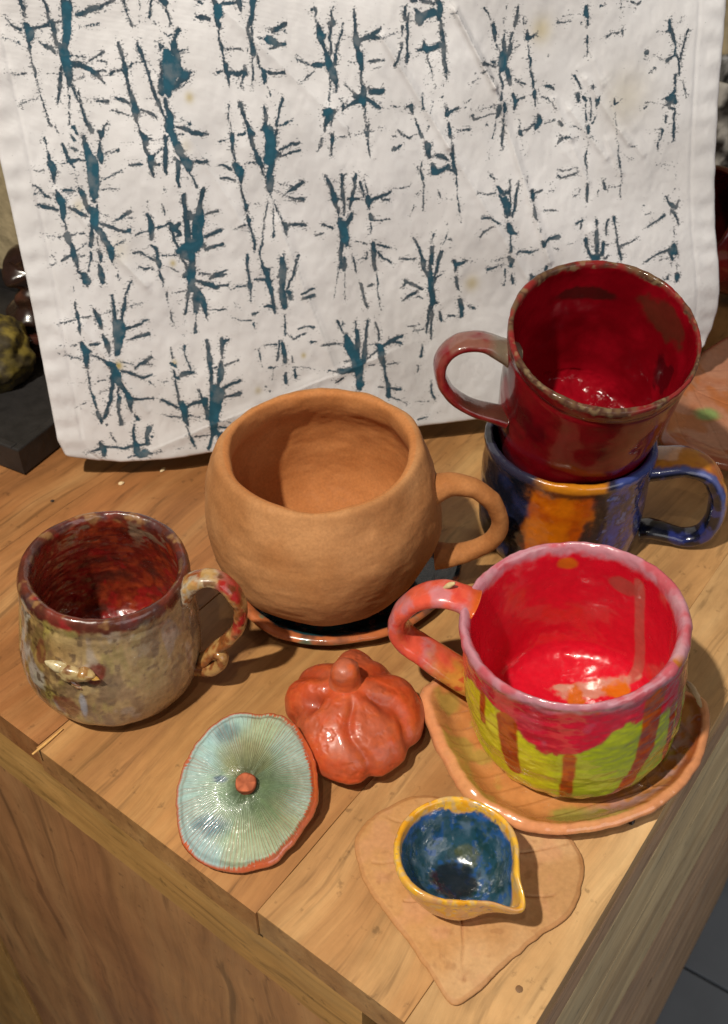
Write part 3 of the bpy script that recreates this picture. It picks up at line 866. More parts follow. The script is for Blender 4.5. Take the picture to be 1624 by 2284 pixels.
9:1858,1625,21 1850,1592,18 1848,1545,14 1832,1499,21
10:1807,1488,11 1832,1486,31 1874,1483,10
9:1824,1473,17 1816,1426,14
10:1829,1397,21 1806,1357,25 1784,1338,35
10:1749,1355,28 1770,1346,42 1779,1304,50 1780,1254,50 1793,1225,29
9:1802,1266,17 1804,1210,7
9:1768,1227,14 1755,1171,16 1745,1099,16
9:1768,1134,17 1769,1075,17
8:1658,1355,11 1713,1326,13
7:1608,1293,10 1658,1299,13
6:1733,1064,10 1719,992,12 1697,912,10
6:1772,1061,9 1765,965,13 1765,883,7
8:1861,983,10 1874,941,19 1883,872,10 1903,817,10
6:1915,956,15 1944,957,12
10:2281,1754,35 2291,1694,17
9:2330,1695,17 2369,1689,25 2397,1667,11
10:2306,1647,21 2320,1606,43 2362,1613,31 2398,1634,28
8:2417,1745,17 2425,1692,24 2430,1632,28 2441,1591,21
8:2391,1621,21 2441,1597,14
6:2445,1584,17 2453,1488,14 2466,1390,17 2479,1305,10
7:2246,1671,14 2242,1625,11 2253,1570,28
7:2221,1639,11 2228,1599,11
7:2253,1557,11 2256,1475,13 2256,1385,9
6:2221,1498,14 2213,1478,9
7:2349,1482,14 2357,1440,10
5:2371,1442,12 2422,1445,19
6:2177,1356,6 2199,1417,10
6:2079,1529,10 2136,1525,13 2185,1545,8
6:2394,1311,6 2402,1261,7 2395,1233,15 2374,1177,15
8:2198,1227,15 2219,1175,18 2241,1137,22 2256,1092,19
7:2315,1243,22 2307,1204,9
9:2308,1161,22 2308,1110,30 2312,1058,22
9:2363,1134,22 2352,1084,25 2338,1011,22
9:2256,1077,37 2264,1025,18 2286,1001,15
8:2109,1101,10 2168,1107,18 2212,1092,10
8:2301,1000,37 2301,940,45 2316,893,27
8:2383,1000,10 2342,974,15 2324,938,18
9:2316,878,30 2317,832,38
9:2339,815,23 2324,808,18
8:2137,969,22 2174,947,19 2256,906,15
9:2128,846,7 2166,869,22 2219,891,9
7:2218,864,12 2249,850,15
8:2302,795,15 2290,726,15
8:2313,794,12 2313,716,15
9:2359,755,11 2371,695,23
10:2442,1076,15 2457,1045,33 2509,1063,18
8:2450,1039,22 2451,1001,11
8:2455,971,15 2467,932,26 2483,878,11
7:2517,1070,11 2570,1058,6
10:2488,816,23 2500,769,31 2501,714,28
9:2542,776,12 2577,761,25
8:2417,718,15 2463,718,18
7:2403,1211,10 2421,1205,12
6:2426,1151,15
6:2603,1209,7 2624,1236,22
7:1488,1179,18 1500,1192,10
7:1467,1073,17 1477,1115,10
7:2590,2444,11 2619,2409,14 2631,2384,11
10:2646,2359,17 2656,2319,28 2659,2299,17 2669,2264,8 2676,2233,8
7:2712,2448,8 2713,2434,9
7:2709,2380,11 2710,2361,7
10:2780,2440,8 2777,2387,14 2767,2343,11
8:2810,2390,8 2815,2356,8
8:2833,2379,7 2829,2355,7
8:2758,2309,17 2748,2270,14
8:2718,2316,9 2711,2282,14
10:2711,2272,17 2716,2231,23 2712,2201,46 2710,2161,52 2709,2130,35
10:2752,2255,17 2742,2215,23 2730,2180,23
8:2762,2229,9 2789,2245,6
10:2732,2129,29 2745,2092,25 2753,2051,14
8:2692,2131,11 2699,2090,14 2712,2063,17 2713,2027,12
9:2593,2172,20 2622,2160,11 2668,2143,11
9:2644,2175,14 2667,2168,14
7:2586,2116,9 2609,2131,11
8:2527,2074,8 2564,2095,9
7:2546,2119,11
7:2641,2103,8 2656,2090,6
9:2708,2006,14 2703,1980,26
10:2728,1952,23 2730,1915,29
10:2693,1944,23 2689,1896,20 2678,1875,8
10:2773,1992,18 2789,1959,35 2788,1917,12
8:2798,1964,18 2841,1975,12
7:2557,1925,8 2629,1937,8 2670,1945,8
8:2538,1900,17 2544,1878,12 2596,1886,9 2660,1903,8
7:2668,1833,12 2679,1865,6 2662,1768,18
9:2719,1894,8 2718,1841,11 2717,1787,14 2719,1743,13 2721,1698,6
7:2814,1862,5 2823,1813,12
9:2827,1790,30 2834,1768,12
6:2838,1751,5 2847,1701,5 2860,1667,6
6:2649,1720,5 2639,1648,7
10:2840,2315,11 2844,2280,25 2867,2284,17 2886,2293,11
8:2845,2265,11 2854,2214,15 2865,2173,21 2870,2132,17
8:2839,2177,7 2867,2178,12
8:2871,2111,14 2885,2069,18 2894,2027,23
10:2901,2000,29 2900,1969,18
8:2903,1958,9 2911,1926,9
10:2929,1871,18 2937,1843,36 2921,1812,30
8:2847,1800,8 2882,1814,12 2911,1834,18
8:2919,1801,12
8:2780,2075,9 2810,2058,12 2840,2048,12
9:2963,2034,18 2987,2027,21 3012,2015,9
8:2943,1977,9 2980,1959,14 3005,1936,11 3025,1911,7
7:3010,1957,14
7:2971,1828,8 3030,1840,14
7:3054,1831,14 3080,1813,18
6:3128,1804,8 3159,1797,16 3191,1778,12
8:3063,1712,10 3085,1735,12 3121,1744,18
6:3048,1754,8 3078,1753,8
6:3158,1736,9 3182,1738,12
7:3008,2352,14 3045,2350,11 3096,2355,9
6:3037,2382,5 3082,2388,7 3121,2401,5
6:2976,2188,9
7:3125,2077,18 3150,2049,14 3171,2011,14
10:3163,1969,24 3169,1937,12
6:2397,2426,11 2430,2427,9
8:2392,1951,11 2387,1915,29 2415,1934,23 2450,1945,14
6:2484,1972,8 2524,1985,8
7:2490,1943,12 2513,1944,8
9:2396,1866,12 2405,1828,26 2412,1790,14
8:2429,1821,6 2481,1826,11 2528,1828,15
7:2621,1847,18
7:2412,1763,12 2424,1724,12 2425,1691,24
7:2641,1577,10 2663,1555,17 2682,1533,7
9:2702,1490,29 2721,1461,32 2743,1453,22 2765,1458,22
7:2714,1448,22 2738,1404,32 2759,1339,33 2764,1311,22
8:2769,1527,9 2776,1450,15 2780,1380,12 2779,1324,18
8:2828,1516,10 2817,1447,19 2807,1357,25 2794,1315,15
6:2745,1425,37 2769,1367,44
10:2774,1267,30 2782,1238,45 2798,1215,38
9:2821,1209,23
7:2792,1193,18 2790,1143,18 2792,1106,23
8:2782,1070,23 2806,1045,31 2800,1008,31
7:2575,1472,10 2626,1458,12 2685,1460,15
6:2601,1323,22 2660,1319,18 2721,1278,19
7:2597,1209,10 2641,1242,16 2684,1267,7
6:2876,1505,10 2885,1553,10
10:2912,1461,15 2914,1426,37 2915,1405,18
8:2928,1439,15 2972,1450,15
7:3016,1447,12 3046,1444,10
6:3022,1481,9 3039,1497,10
8:2924,1376,12 2931,1326,25 2948,1289,12
8:2962,1238,11 2971,1215,15
7:2994,1336,15 3062,1330,11
8:2990,1156,20 2996,1126,26 3027,1167,23 3096,1169,34
8:2835,1087,12 2857,1100,18 2911,1088,26 2963,1099,12
7:2655,1051,9 2715,1053,11 2760,1071,8
8:2656,998,23 2701,1013,12 2746,1028,11
6:2767,996,23 2770,921,11 2763,891,19
8:2810,955,11 2821,901,26
10:2926,945,11 2943,920,34 2989,932,20 3019,944,19
9:3031,989,19 3030,958,26
6:3062,1105,11 3102,1087,11
6:3145,1121,9 3191,1124,9
8:3204,1244,23 3238,1252,18 3234,1209,12
10:3332,1259,11 3332,1223,15
10:3335,1186,19 3342,1119,23 3351,1059,19 3355,1021,19
10:3270,1140,23 3287,1087,16 3307,1033,19 3339,1019,39
9:3403,1247,15 3397,1189,12
9:3394,1100,23 3384,1041,24
7:3068,1560,10 3127,1560,10 3185,1573,9
8:3069,1536,15 3086,1518,12 3137,1528,12 3195,1541,9
6:3237,1651,18 3239,1590,18 3253,1513,11
8:3257,1471,18 3258,1415,18 3258,1365,11
7:3169,1400,11 3198,1412,12 3211,1439,8
8:3350,1478,11 3373,1435,18
6:3324,1431,15 3323,1403,11
6:3383,1441,8 3431,1444,8
9:3172,2419,25 3172,2387,38 3186,2365,19
8:3184,2354,19 3186,2332,10
7:3147,2342,16
8:3188,2272,19 3194,2227,15 3199,2171,5
7:3247,2421,19 3284,2428,6
8:3364,2448,10 3374,2405,8
6:3378,2367,8
8:3300,2266,15 3337,2284,8 3375,2288,8
8:3393,2295,19 3396,2273,10
8:3429,2438,13 3462,2420,9 3486,2435,13
10:3662,2332,20 3673,2298,20 3680,2276,20 3707,2218,16 3718,2190,20 3716,2156,20
9:3666,2282,20 3691,2286,13
7:3601,2279,5 3660,2278,8
9:3716,2156,13 3674,2124,20
8:3597,2156,7 3632,2140,9 3674,2124,11
8:3549,2176,26 3557,2164,13
6:3534,2142,13 3561,2135,16
9:3582,2071,8 3606,2087,11
9:3729,2155,13 3745,2108,13 3757,2073,16 3764,2044,9
9:3780,2282,9 3765,2227,12 3755,2159,11 3750,2120,9
6:3735,2345,10 3725,2323,13
6:3734,2256,9 3741,2166,8
9:3736,2051,16 3741,1993,13 3743,1957,24
10:3732,1934,41 3753,1903,30
10:3700,1924,20 3721,1917,34
9:3667,1917,5 3706,1930,9
9:3685,1883,7 3730,1899,20
7:3569,1905,5 3629,1905,5
8:3568,1878,13 3591,1889,7
8:3720,1875,16 3756,1861,14
8:3712,1834,11 3711,1791,11
9:3695,1753,21 3690,1713,11 3678,1677,14 3682,1646,10
6:3602,1737,5 3682,1754,8
9:3757,1855,10 3761,1801,14 3765,1745,21 3770,1683,10
7:3782,2014,7 3806,1959,14 3819,1917,7
8:3131,2078,16 3153,2049,13 3176,2007,13
10:3166,1967,20 3169,1937,16
10:3196,1959,13 3211,1935,20
8:3246,2020,13 3239,1998,10
6:3297,1965,9 3280,1937,33 3281,1890,13
7:3236,1951,16 3248,1892,13 3250,1832,16
7:3210,1917,9 3224,1834,20
9:3234,1791,33 3233,1767,20
6:3265,1813,20 3281,1854,16
6:3226,1731,11 3272,1740,13
7:3288,1715,11
8:3378,1943,7 3389,1907,20 3420,1926,7
6:3391,1883,5 3402,1811,11 3414,1761,7 3427,1700,10 3436,1619,14 3441,1587,16
6:3241,1712,11 3242,1656,14 3236,1613,14
8:3061,1717,13 3085,1743,13 3125,1743,20
6:3508,1670,16 3542,1674,10
7:3238,1673,14 3235,1624,16 3250,1567,10
8:3255,1471,21 3260,1413,21 3261,1362,10
7:3433,1679,14 3439,1616,11 3447,1572,17 3461,1508,8 3465,1437,11 3471,1378,10
9:3368,1438,21 3354,1477,10
7:3381,1443,6 3457,1444,10
6:3450,1640,7 3517,1592,8
6:3684,1549,14 3701,1548,4 3799,1543,4
6:3809,1496,7 3813,1470,6
7:3812,1396,11
9:3760,1364,10 3783,1323,14 3810,1307,29 3840,1292,17
8:3846,1331,7 3840,1298,14
10:3807,1274,17 3831,1259,17 3851,1218,10 3863,1183,7
8:3760,1251,22 3722,1221,12 3688,1203,17 3655,1186,14
7:3638,1267,9 3680,1268,7
8:3625,1318,13
7:3835,1175,10 3837,1131,6 3848,1075,7
10:3843,1062,29 3849,1020,52 3873,1004,22
10:3817,1036,22 3848,971,22
9:3680,972,15 3700,991,12 3754,1017,18 3817,1036,12
7:3760,972,9 3831,987,7
7:3840,951,7 3851,922,10
7:3892,968,10
7:3882,933,6 3891,897,6
9:3839,874,10 3840,838,15 3814,840,7
10:3894,876,15 3900,854,37 3902,818,7
9:3438,1256,24 3455,1202,10 3474,1119,11 3489,1070,17 3512,993,17
8:3496,1077,17 3551,1096,10 3611,1135,4
8:3407,1252,14 3398,1200,11 3399,1159,11
10:3386,1113,21 3389,1038,22
8:3395,1092,9 3423,1093,10
9:3402,1013,12 3429,1031,7
10:3333,1258,11 3333,1225,14
10:3274,1142,25 3290,1080,14 3308,1038,17 3338,1015,43 3363,1019,36
10:3333,1185,21 3339,1117,26 3355,1061,21"""
CP0 = np.array([-18.2, 49.9, 1.8]); _d = at(1070, 932, 1.8)-at(165, 1030, 1.8); CP0 = at(165, 1030, 1.8)
CE = _d/np.linalg.norm(_d); _n = np.array([-CE[1], CE[0], 0]); CU = _n*math.sin(math.radians(10))+np.array([0, 0, math.cos(math.radians(10))]); CN = np.cross(CE, CU)   # CN points to the viewer
def cloth():
    nu, nv = 620, 440
    u = np.linspace(0, 1, nu)[None, :]; v = np.linspace(0, 1, nv)[:, None]; top = 29.5
    aL = lambda b: np.interp(b, [-.4, 0.16, .55, 1.6, 5, 12, 18, 30], [0.55, -.05, -.45, -.72, -.66, -.55, -.66, -.9])
    aR = lambda b: np.interp(b, [1.2, 2.3, 3.2, 4.3, 5.7, 7, 9.3, 11.5, 14, 21, 24, 30], [40.2, 41.1, 42.15, 42.4, 42.45, 42.25, 41.7, 41.15, 40.75, 40.1, 39.9, 39.6])
    bb = np.interp(u, np.array([0, .03, .06, .12, .25, .55, .66, .80, .9, .95, .985, 1]), np.array([.4, -.1, -.28, -.36, -.25, -.05, .05, .5, 1.1, 1.6, 2.0, 2.6]))
    b = bb+(v**0.97)*(top-bb); a = aL(b)+u*(aR(b)-aL(b))
    p3 = np.stack([a, b, a*0], -1)
    # relief: soft undulation, pinched creases, hems
    h = 0.9*(fbm(p3, 0.10, 3, 3)-0.5)+0.34*(fbm(p3*[1, .6, 1], 0.45, 4, 8)-0.5)+.05*(fbm(p3, 1.6, 3, 9)-.5)
    def crease(x0, y0, x1, y1, amp, w):
        dx, dy = x1-x0, y1-y0; t = np.clip(((a-x0)*dx+(b-y0)*dy)/(dx*dx+dy*dy), 0, 1); d = ((a-x0-t*dx)*dy-(b-y0-t*dy)*dx)/math.hypot(dx, dy); e = np.hypot(a-x0-t*dx, b-y0-t*dy)
        return amp*np.exp(-(e/w)**2)*np.sin(math.pi*(0.25+0.25*np.sign(t)))+amp*0.8*np.exp(-np.abs(e)/(w*3))*np.sign(d)*0.35
    for c in ((24.2, 24.5, 26.6, 20.5, .16, .2), (26.6, 20.5, 30.5, 10.2, .10, .22), (20.2, 23.4, 24, 17.5, .10, .22), (24, 17.5, 30, 8, .07, .3), (5, .5, 20, 5.2, .05, .4), (31.2, 19.0, 33.6, 16.2, .08, .25), (32.0, 20.6, 34.9, 16.9, .07, .2), (30.2, 19.6, 31.4, 17.4, .06, .2), (33.6, 17.2, 34.6, 15.2, .06, .2), (31.6, 16.8, 32.6, 14.8, .05, .2), (33.2, 20.4, 35.2, 17.8, .045, .35), (34.4, 17.6, 35.9, 16.2, .05, .2), (30.6, 17.2, 32.0, 15.6, .03, .25), (32.4, 21.6, 33.0, 20.2, .03, .2),
              (2, 16.5, 6, 11, .07, .3), (14, 14, 17, 4, .07, .3), (8, 22, 12, 14, .05, .3), (2, 9, 5, 3, .05, .25), (33, 12, 37, 6, .05, .3), (12, 25, 18, 19, .05, .3)): h = h+1.7*crease(*c)
    h = h+0.035*np.sin(b*4.2+2*fbm(p3, .5, 2, 4))*(np.exp(-((a-aR(b)+0.6)/0.9)**2)+np.exp(-((a-aL(b)-0.6)/0.9)**2))      # puckered side hems
    h = h-0.05*np.exp(-((a-aR(b)+1.6)/.12)**2)-0.05*np.exp(-((a-aL(b)-1.5)/.12)**2)
    edge = np.minimum(np.minimum(a-aL(b), aR(b)-a), b-bb)
    h = h-0.12*np.exp(-np.clip(edge, 0, None)/0.12)+0.9*np.exp(-np.clip(b-bb, 0, None)/1.4)*ss(0.0, 3.0, a-aL(b))*0.4     # rolled border
    h = h-1.2*ss(37, 43, a)*ss(9, 1, b)                                                                                    # right corner curls away
    P = CP0+a[..., None]*CE+b[..., None]*CU+h[..., None]*CN
    # printed ink
    A = a.ravel(); B = b.ravel(); ink = np.zeros(A.shape); thick = np.zeros(A.shape); halo = np.zeros(A.shape)
    AA = a+0.08*(fbm(p3, 3.0, 4, 21)-0.5)*2; BB = b+0.08*(fbm(p3, 3.0, 4, 22)-0.5)*2
    ua = AA; ub = BB
    for ln in INK.split('\n'):
        k, q = ln.split(':'); k = int(k)/10; q = [tuple(int(c)/100 for c in s.split(',')) for s in q.split()]
        if len(q) == 1: q = [q[0], (q[0][0]+0.02, q[0][1], q[0][2])]
        for (x0, y0, w0), (x1, y1, w1) in zip(q[:-1], q[1:]):
            m = max(w0, w1)*0.5+0.5
            r0 = np.searchsorted(b[:, 300], min(y0, y1)-m-0.6); r1 = np.searchsorted(b[:, 300], max(y0, y1)+m+0.6)
            c0 = int(np.clip((min(x0, x1)-m+1.2)/43.2*nu-8, 0, nu)); c1 = int(np.clip((max(x0, x1)+m+1.2)/42.0*nu+14, 0, nu))
            if r0 >= r1 or c0 >= c1: continue
            sa = ua[r0:r1, c0:c1]; sb = ub[r0:r1, c0:c1]; dx, dy = x1-x0, y1-y0; l2 = dx*dx+dy*dy+1e-9
            t = np.clip(((sa-x0)*dx+(sb-y0)*dy)/l2, 0, 1); d = np.hypot(sa-x0-t*dx, sb-y0-t*dy); hw = 0.45*(w0+t*(w1-w0))+0.022
            f = np.clip(0.5+(hw-d)/0.30-(1-k)*0.42, 0, 1)
            I = ink.reshape(nv, nu)[r0:r1, c0:c1]; np.maximum(I, f, out=I)
            Hh = halo.reshape(nv, nu)[r0:r1, c0:c1]; np.maximum(Hh, np.clip(1-(d-hw)/0.42, 0, 1)*k, out=Hh)
            K = thick.reshape(nv, nu)[r0:r1, c0:c1]; np.maximum(K, np.clip(0.5+(hw-d)/0.11, 0, 1)*np.clip((hw-0.06)/0.2, 0, 1), out=K)
    stain = np.zeros(A.shape)
    for x, y, r, s in ((29.2, 23.2, .55, .55), (25.6, 9.2, .4, .6), (9.7, 20.9, .22, .7), (7.7, 12.0, .16, .8), (3.7, 6.1, .24, 1.0), (7.0, 5.9, .16, .7), (3.0, 15.6, .3, .35), (4.8, 13.0, .5, .2), (9.2, 18.5, .3, .25), (14.9, 5.6, .15, .8), (11.9, 3.6, .2, .5), (34.5, 19.5, 1.2, .25)):
        stain = np.maximum(stain, s*np.exp(-(((A-x)/r)**2+((B-y)/(r*1.2))**2)))
    col = np.stack([ink, thick, stain, halo], 1)
    n = nu*nv; back = P-0.8*CN-0.0*CU
    bi = np.concatenate([np.arange(nu), np.arange(1, nv)*nu+nu-1, (nv-1)*nu+np.arange(nu-2, -1, -1), np.arange(nv-2, 0, -1)*nu])
    brim = (P.reshape(-1, 3)[bi]-0.30*CN)
    V = np.concatenate([P.reshape(-1, 3), brim]); k = np.arange(len(bi)); k2 = (k+1) % len(bi)
    side = np.stack([bi[k], n+k, n+k2, bi[k2]], 1)
    col = np.concatenate([col, np.tile([0, 0, 0, 1.0], (len(bi), 1))])
    m, nt, bs = nodes('printed_cotton'); L = nt.links.new
    at_ = N(nt, 'ShaderNodeAttribute', attribute_name='Col'); sp = nt.nodes.new('ShaderNodeSeparateColor'); L(at_.outputs['Color'], sp.inputs[0]); c = coords(nt)
    n1 = N(nt, 'ShaderNodeTexNoise', i_Scale=900.0, i_Detail=3.0, i_Roughness=0.7); L(c.outputs[0], n1.inputs['Vector'])
    n2 = N(nt, 'ShaderNodeTexNoise', i_Scale=130.0, i_Detail=3.0); L(c.outputs[0], n2.inputs['Vector'])
    th = N(nt, 'ShaderNodeMath', operation='MULTIPLY_ADD'); L(n1.outputs[0], th.inputs[0]); th.inputs[1].default_value = 0.95; th.inputs[2].default_value = -0.22
    t2 = N(nt, 'ShaderNodeMath', operation='MULTIPLY_ADD'); L(n2.outputs[0], t2.inputs[0]); t2.inputs[1].default_value = 0.45; L(th.outputs[0], t2.inputs[2])
    df = N(nt, 'ShaderNodeMath', operation='SUBTRACT'); L(sp.outputs[0], df.inputs[0]); L(t2.outputs[0], df.inputs[1])
    cov = N(nt, 'ShaderNodeMapRange', i_1=-0.07, i_2=0.07, i_3=0.0, i_4=1.0); L(df.outputs[0], cov.inputs[0])
    nh = N(nt, 'ShaderNodeTexNoise', i_Scale=1000.0, i_Detail=2.0, i_Roughness=0.6); mh = N(nt, 'ShaderNodeMapping'); mh.inputs['Scale'].default_value = (0.55, 0.55, 1.0); L(c.outputs[0], mh.inputs[0]); L(mh.outputs[0], nh.inputs['Vector'])
    hm = N(nt, 'ShaderNodeMath', operation='MULTIPLY_ADD'); L(at_.outputs['Alpha'], hm.inputs[0]); hm.inputs[1].default_value = 0.24; L(nh.outputs[0], hm.inputs[2])
    hc = N(nt, 'ShaderNodeMapRange', i_1=0.74, i_2=0.80, i_3=0.0, i_4=0.7); L(hm.outputs[0], hc.inputs[0])
    nk = N(nt, 'ShaderNodeMapRange', i_1=0.30, i_2=0.5, i_3=0.84, i_4=1.0); L(n2.outputs[0], nk.inputs[0]); ck = N(nt, 'ShaderNodeMath', operation='MULTIPLY'); L(cov.outputs[0], ck.inputs[0]); L(nk.outputs[0], ck.inputs[1])
    cm = N(nt, 'ShaderNodeMath', operation='MAXIMUM'); L(ck.outputs[0], cm.inputs[0]); L(hc.outputs[0], cm.inputs[1])
    n3 = N(nt, 'ShaderNodeTexNoise', i_Scale=18.0, i_Detail=4.0); L(c.outputs[0], n3.inputs['Vector'])
    rw = ramp(nt, [(0.35, t3(204, 202, 204)), (0.65, t3(222, 221, 224))]); L(n3.outputs[0], rw.inputs[0])
    st = N(nt, 'ShaderNodeMix', data_type='RGBA'); L(sp.outputs[2], st.inputs[0]); L(rw.outputs[0], st.inputs[6]); st.inputs[7].default_value = (*t3(176, 158, 96), 1)
    ic = N(nt, 'ShaderNodeMix', data_type='RGBA'); L(sp.outputs[1], ic.inputs[0]); ic.inputs[6].default_value = (*t3(52, 64, 75), 1); ic.inputs[7].default_value = (*t3(38, 80, 98), 1)
    iv = N(nt, 'ShaderNodeMapRange', i_1=0.3, i_2=0.7, i_3=0.8, i_4=1.3); L(n2.outputs[0], iv.inputs[0]); isv = N(nt, 'ShaderNodeVectorMath', operation='SCALE'); L(ic.outputs[2], isv.inputs[0]); L(iv.outputs[0], isv.inputs['Scale'])
    mx = N(nt, 'ShaderNodeMix', data_type='RGBA'); L(cm.outputs[0], mx.inputs[0]); L(st.outputs[2], mx.inputs[6]); L(isv.outputs[0], mx.inputs[7]); L(mx.outputs[2], bs.inputs['Base Color'])
    # woven thread relief in the plane of the cloth
    mp = N(nt, 'ShaderNodeMapping'); mp.inputs['Rotation'].default_value = (0, 0, -math.atan2(CE[1], CE[0])); tc = nt.nodes.new('ShaderNodeTexCoord'); L(tc.outputs['Object'], mp.inputs[0])
    w1 = N(nt, 'ShaderNodeTexWave', wave_type='BANDS', bands_direction='X', i_Scale=560.0, i_Distortion=2.0); w2 = N(nt, 'ShaderNodeTexWave', wave_type='BANDS', bands_direction='Z', i_Scale=560.0, i_Distortion=2.0)
    L(mp.outputs[0], w1.inputs[0]); L(mp.outputs[0], w2.inputs[0]); wa = N(nt, 'ShaderNodeMath', operation='ADD'); L(w1.outputs[1], wa.inputs[0]); L(w2.outputs[1], wa.inputs[1])
    bp = N(nt, 'ShaderNodeBump', i_Strength=0.35, i_Distance=0.0005); L(wa.outputs[0], bp.inputs['Height']); L(bp.outputs[0], bs.inputs['Normal'])
    bs.inputs['Roughness'].default_value = 0.85; bs.inputs['Specular IOR Level'].default_value = 0.15
    o = mesh('printed_cloth', V, [gridF(nv, nu), side], m, None, col)
    return tag(o, 'white cotton cloth block-printed with teal bare tree shapes, hanging behind the mugs', 'cloth')
cloth()
# the board the cloth hangs over
Vb, Fb = box_arr(0.5, 40.0, 1.5, 34, -2.2, -0.95, 0.1); Vb = CP0+Vb[:, :1]*CE+Vb[:, 1:2]*CU+(Vb[:, 2:]-0.4)*CN

# ------------------------------------------------------------------ vessels
def lathe(profile, nth, npf):
    pr = spline(profile, npf); th = np.linspace(0, 2*np.pi, nth, endpoint=False)
    apex = int(np.argmax(pr[:, 1])); inner = (np.arange(npf) > apex).astype(float)
    dr = np.gradient(pr[:, 0]); dz = np.gradient(pr[:, 1]); l = np.hypot(dr, dz)+1e-9
    nr, nz = dz/l, -dr/l
    r = np.broadcast_to(pr[:, :1], (npf, nth)); z = np.broadcast_to(pr[:, 1:2], (npf, nth)); t = np.broadcast_to(th[None], (npf, nth))
    return dict(r=r.copy(), z=z.copy(), t=t.copy(), inn=np.broadcast_to(inner[:, None], (npf, nth)), nr=np.broadcast_to(nr[:, None], (npf, nth)), nz=np.broadcast_to(nz[:, None], (npf, nth)), apex=apex, zt=pr[apex, 1])
def vessel(parent, name, profile, wob, colf, mat, nth=360, npf=300, xf=None):
    g = lathe(profile, nth, npf); g['p'] = np.stack([g['r']*np.cos(g['t']), g['r']*np.sin(g['t']), g['z']], -1)
    d = wob(g); rk = ss(0, 1.0, g['r'])
    r = g['r']+g['nr']*d*rk; z = g['z']+g['nz']*d*rk
    x, y = r*np.cos(g['t']), r*np.sin(g['t'])
    if xf is not None: x, y, z = xf(x, y, z, g)
    V = np.stack([x, y, z], -1); g['V'] = V; col = np.clip(colf(g), 0, 1)
    m, n = r.shape
    return mesh(name, V.reshape(-1, 3), gridF(m, n, True), mat, parent, col.reshape(-1, 3))
def handle(parent, B, fr, pix, plane_az, plane_p, mat, colf, ns=150, nc=44, name='handle', ex=2.3, twist=None, rough=0.05, seed=0, raw=None):
    # pix rows: u, v, half width across the strap, half thickness (cm); the centre line lies in an upright plane through the vessel
    nrm = np.array([-math.sin(math.radians(plane_az)), math.cos(math.radians(plane_az)), 0])
    rows = []
    for q in pix: rows.append([*on_plane(q[0], q[1], plane_p, nrm), q[2], q[3]])
    S = spline(np.array(rows), ns); C = S[:, :3]; hw, ht = S[:, 3], S[:, 4]
    t = np.gradient(C, axis=0); t /= np.linalg.norm(t, axis=1)[:, None]; s = np.broadcast_to(nrm, C.shape); nn = np.cross(t, s)
    if twist is not None:
        an = np.radians(np.interp(np.linspace(0, 1, ns), *twist))[:, None]; s, nn = s*np.cos(an)+nn*np.sin(an), nn*np.cos(an)-s*np.sin(an)
    a = np.linspace(0, 2*np.pi, nc, endpoint=False); ca, sa = np.cos(a), np.sin(a)
    cx = np.sign(ca)*np.abs(ca)**(2/ex); sx = np.sign(sa)*np.abs(sa)**(2/ex)
    V = C[:, None]+s[:, None]*(hw[:, None]*cx)[..., None]+nn[:, None]*(ht[:, None]*sx)[..., None]
    V = V+(fbm(V, 1.3, 3, seed)-0.5)[..., None]*rough*2*(V-C[:, None])/np.maximum(np.linalg.norm(V-C[:, None], axis=2), .05)[..., None]
    M = np.array(fr); Lc = (V-np.asarray(B)) @ M.T
    g = dict(s=np.broadcast_to(np.linspace(0, 1, ns)[:, None], (ns, nc)), cx=np.broadcast_to(cx[None], (ns, nc)), sx=np.broadcast_to(sx[None], (ns, nc)), p=Lc, W=V)
    col = np.clip(colf(g), 0, 1)
    caps = [np.arange(nc)[None, ::-1].copy(), ((ns-1)*nc+np.arange(nc))[None]]
    return mesh(name, Lc.reshape(-1, 3), [gridF(ns, nc, True)[:, ::-1]]+caps, mat, parent, col.reshape(-1, 3))
def drip(g, th0, z0, th1, z1, w0, w1, r=5.0):
    # soft-edged running drip between two (angle, height) points on the wall, widths in cm
    x, y = adiff(g['t'], th0)*r, g['z']-z0; dx, dy = adiff(th1, th0)*r, z1-z0
    t = np.clip((x*dx+y*dy)/(dx*dx+dy*dy), 0, 1); d = np.hypot(x-t*dx, y-t*dy); n = (fbm(g['p'], 1.6, 3, 31)-0.5)*0.35
    return ss(0.09, -0.05, d-(w0+t*(w1-w0))*0.5+n*0.5)
def patch(g, th0, z0, wt, wz, r=5.0, seed=3, ns=1.2, am=0.9): 
    return ss(1.15, 0.75, np.sqrt(ell(adiff(g['t'], th0)*r, g['z'], 0, z0, wt, wz))+(fbm(g['p'], ns, 4, seed)-0.5)*am)
D = math.radians

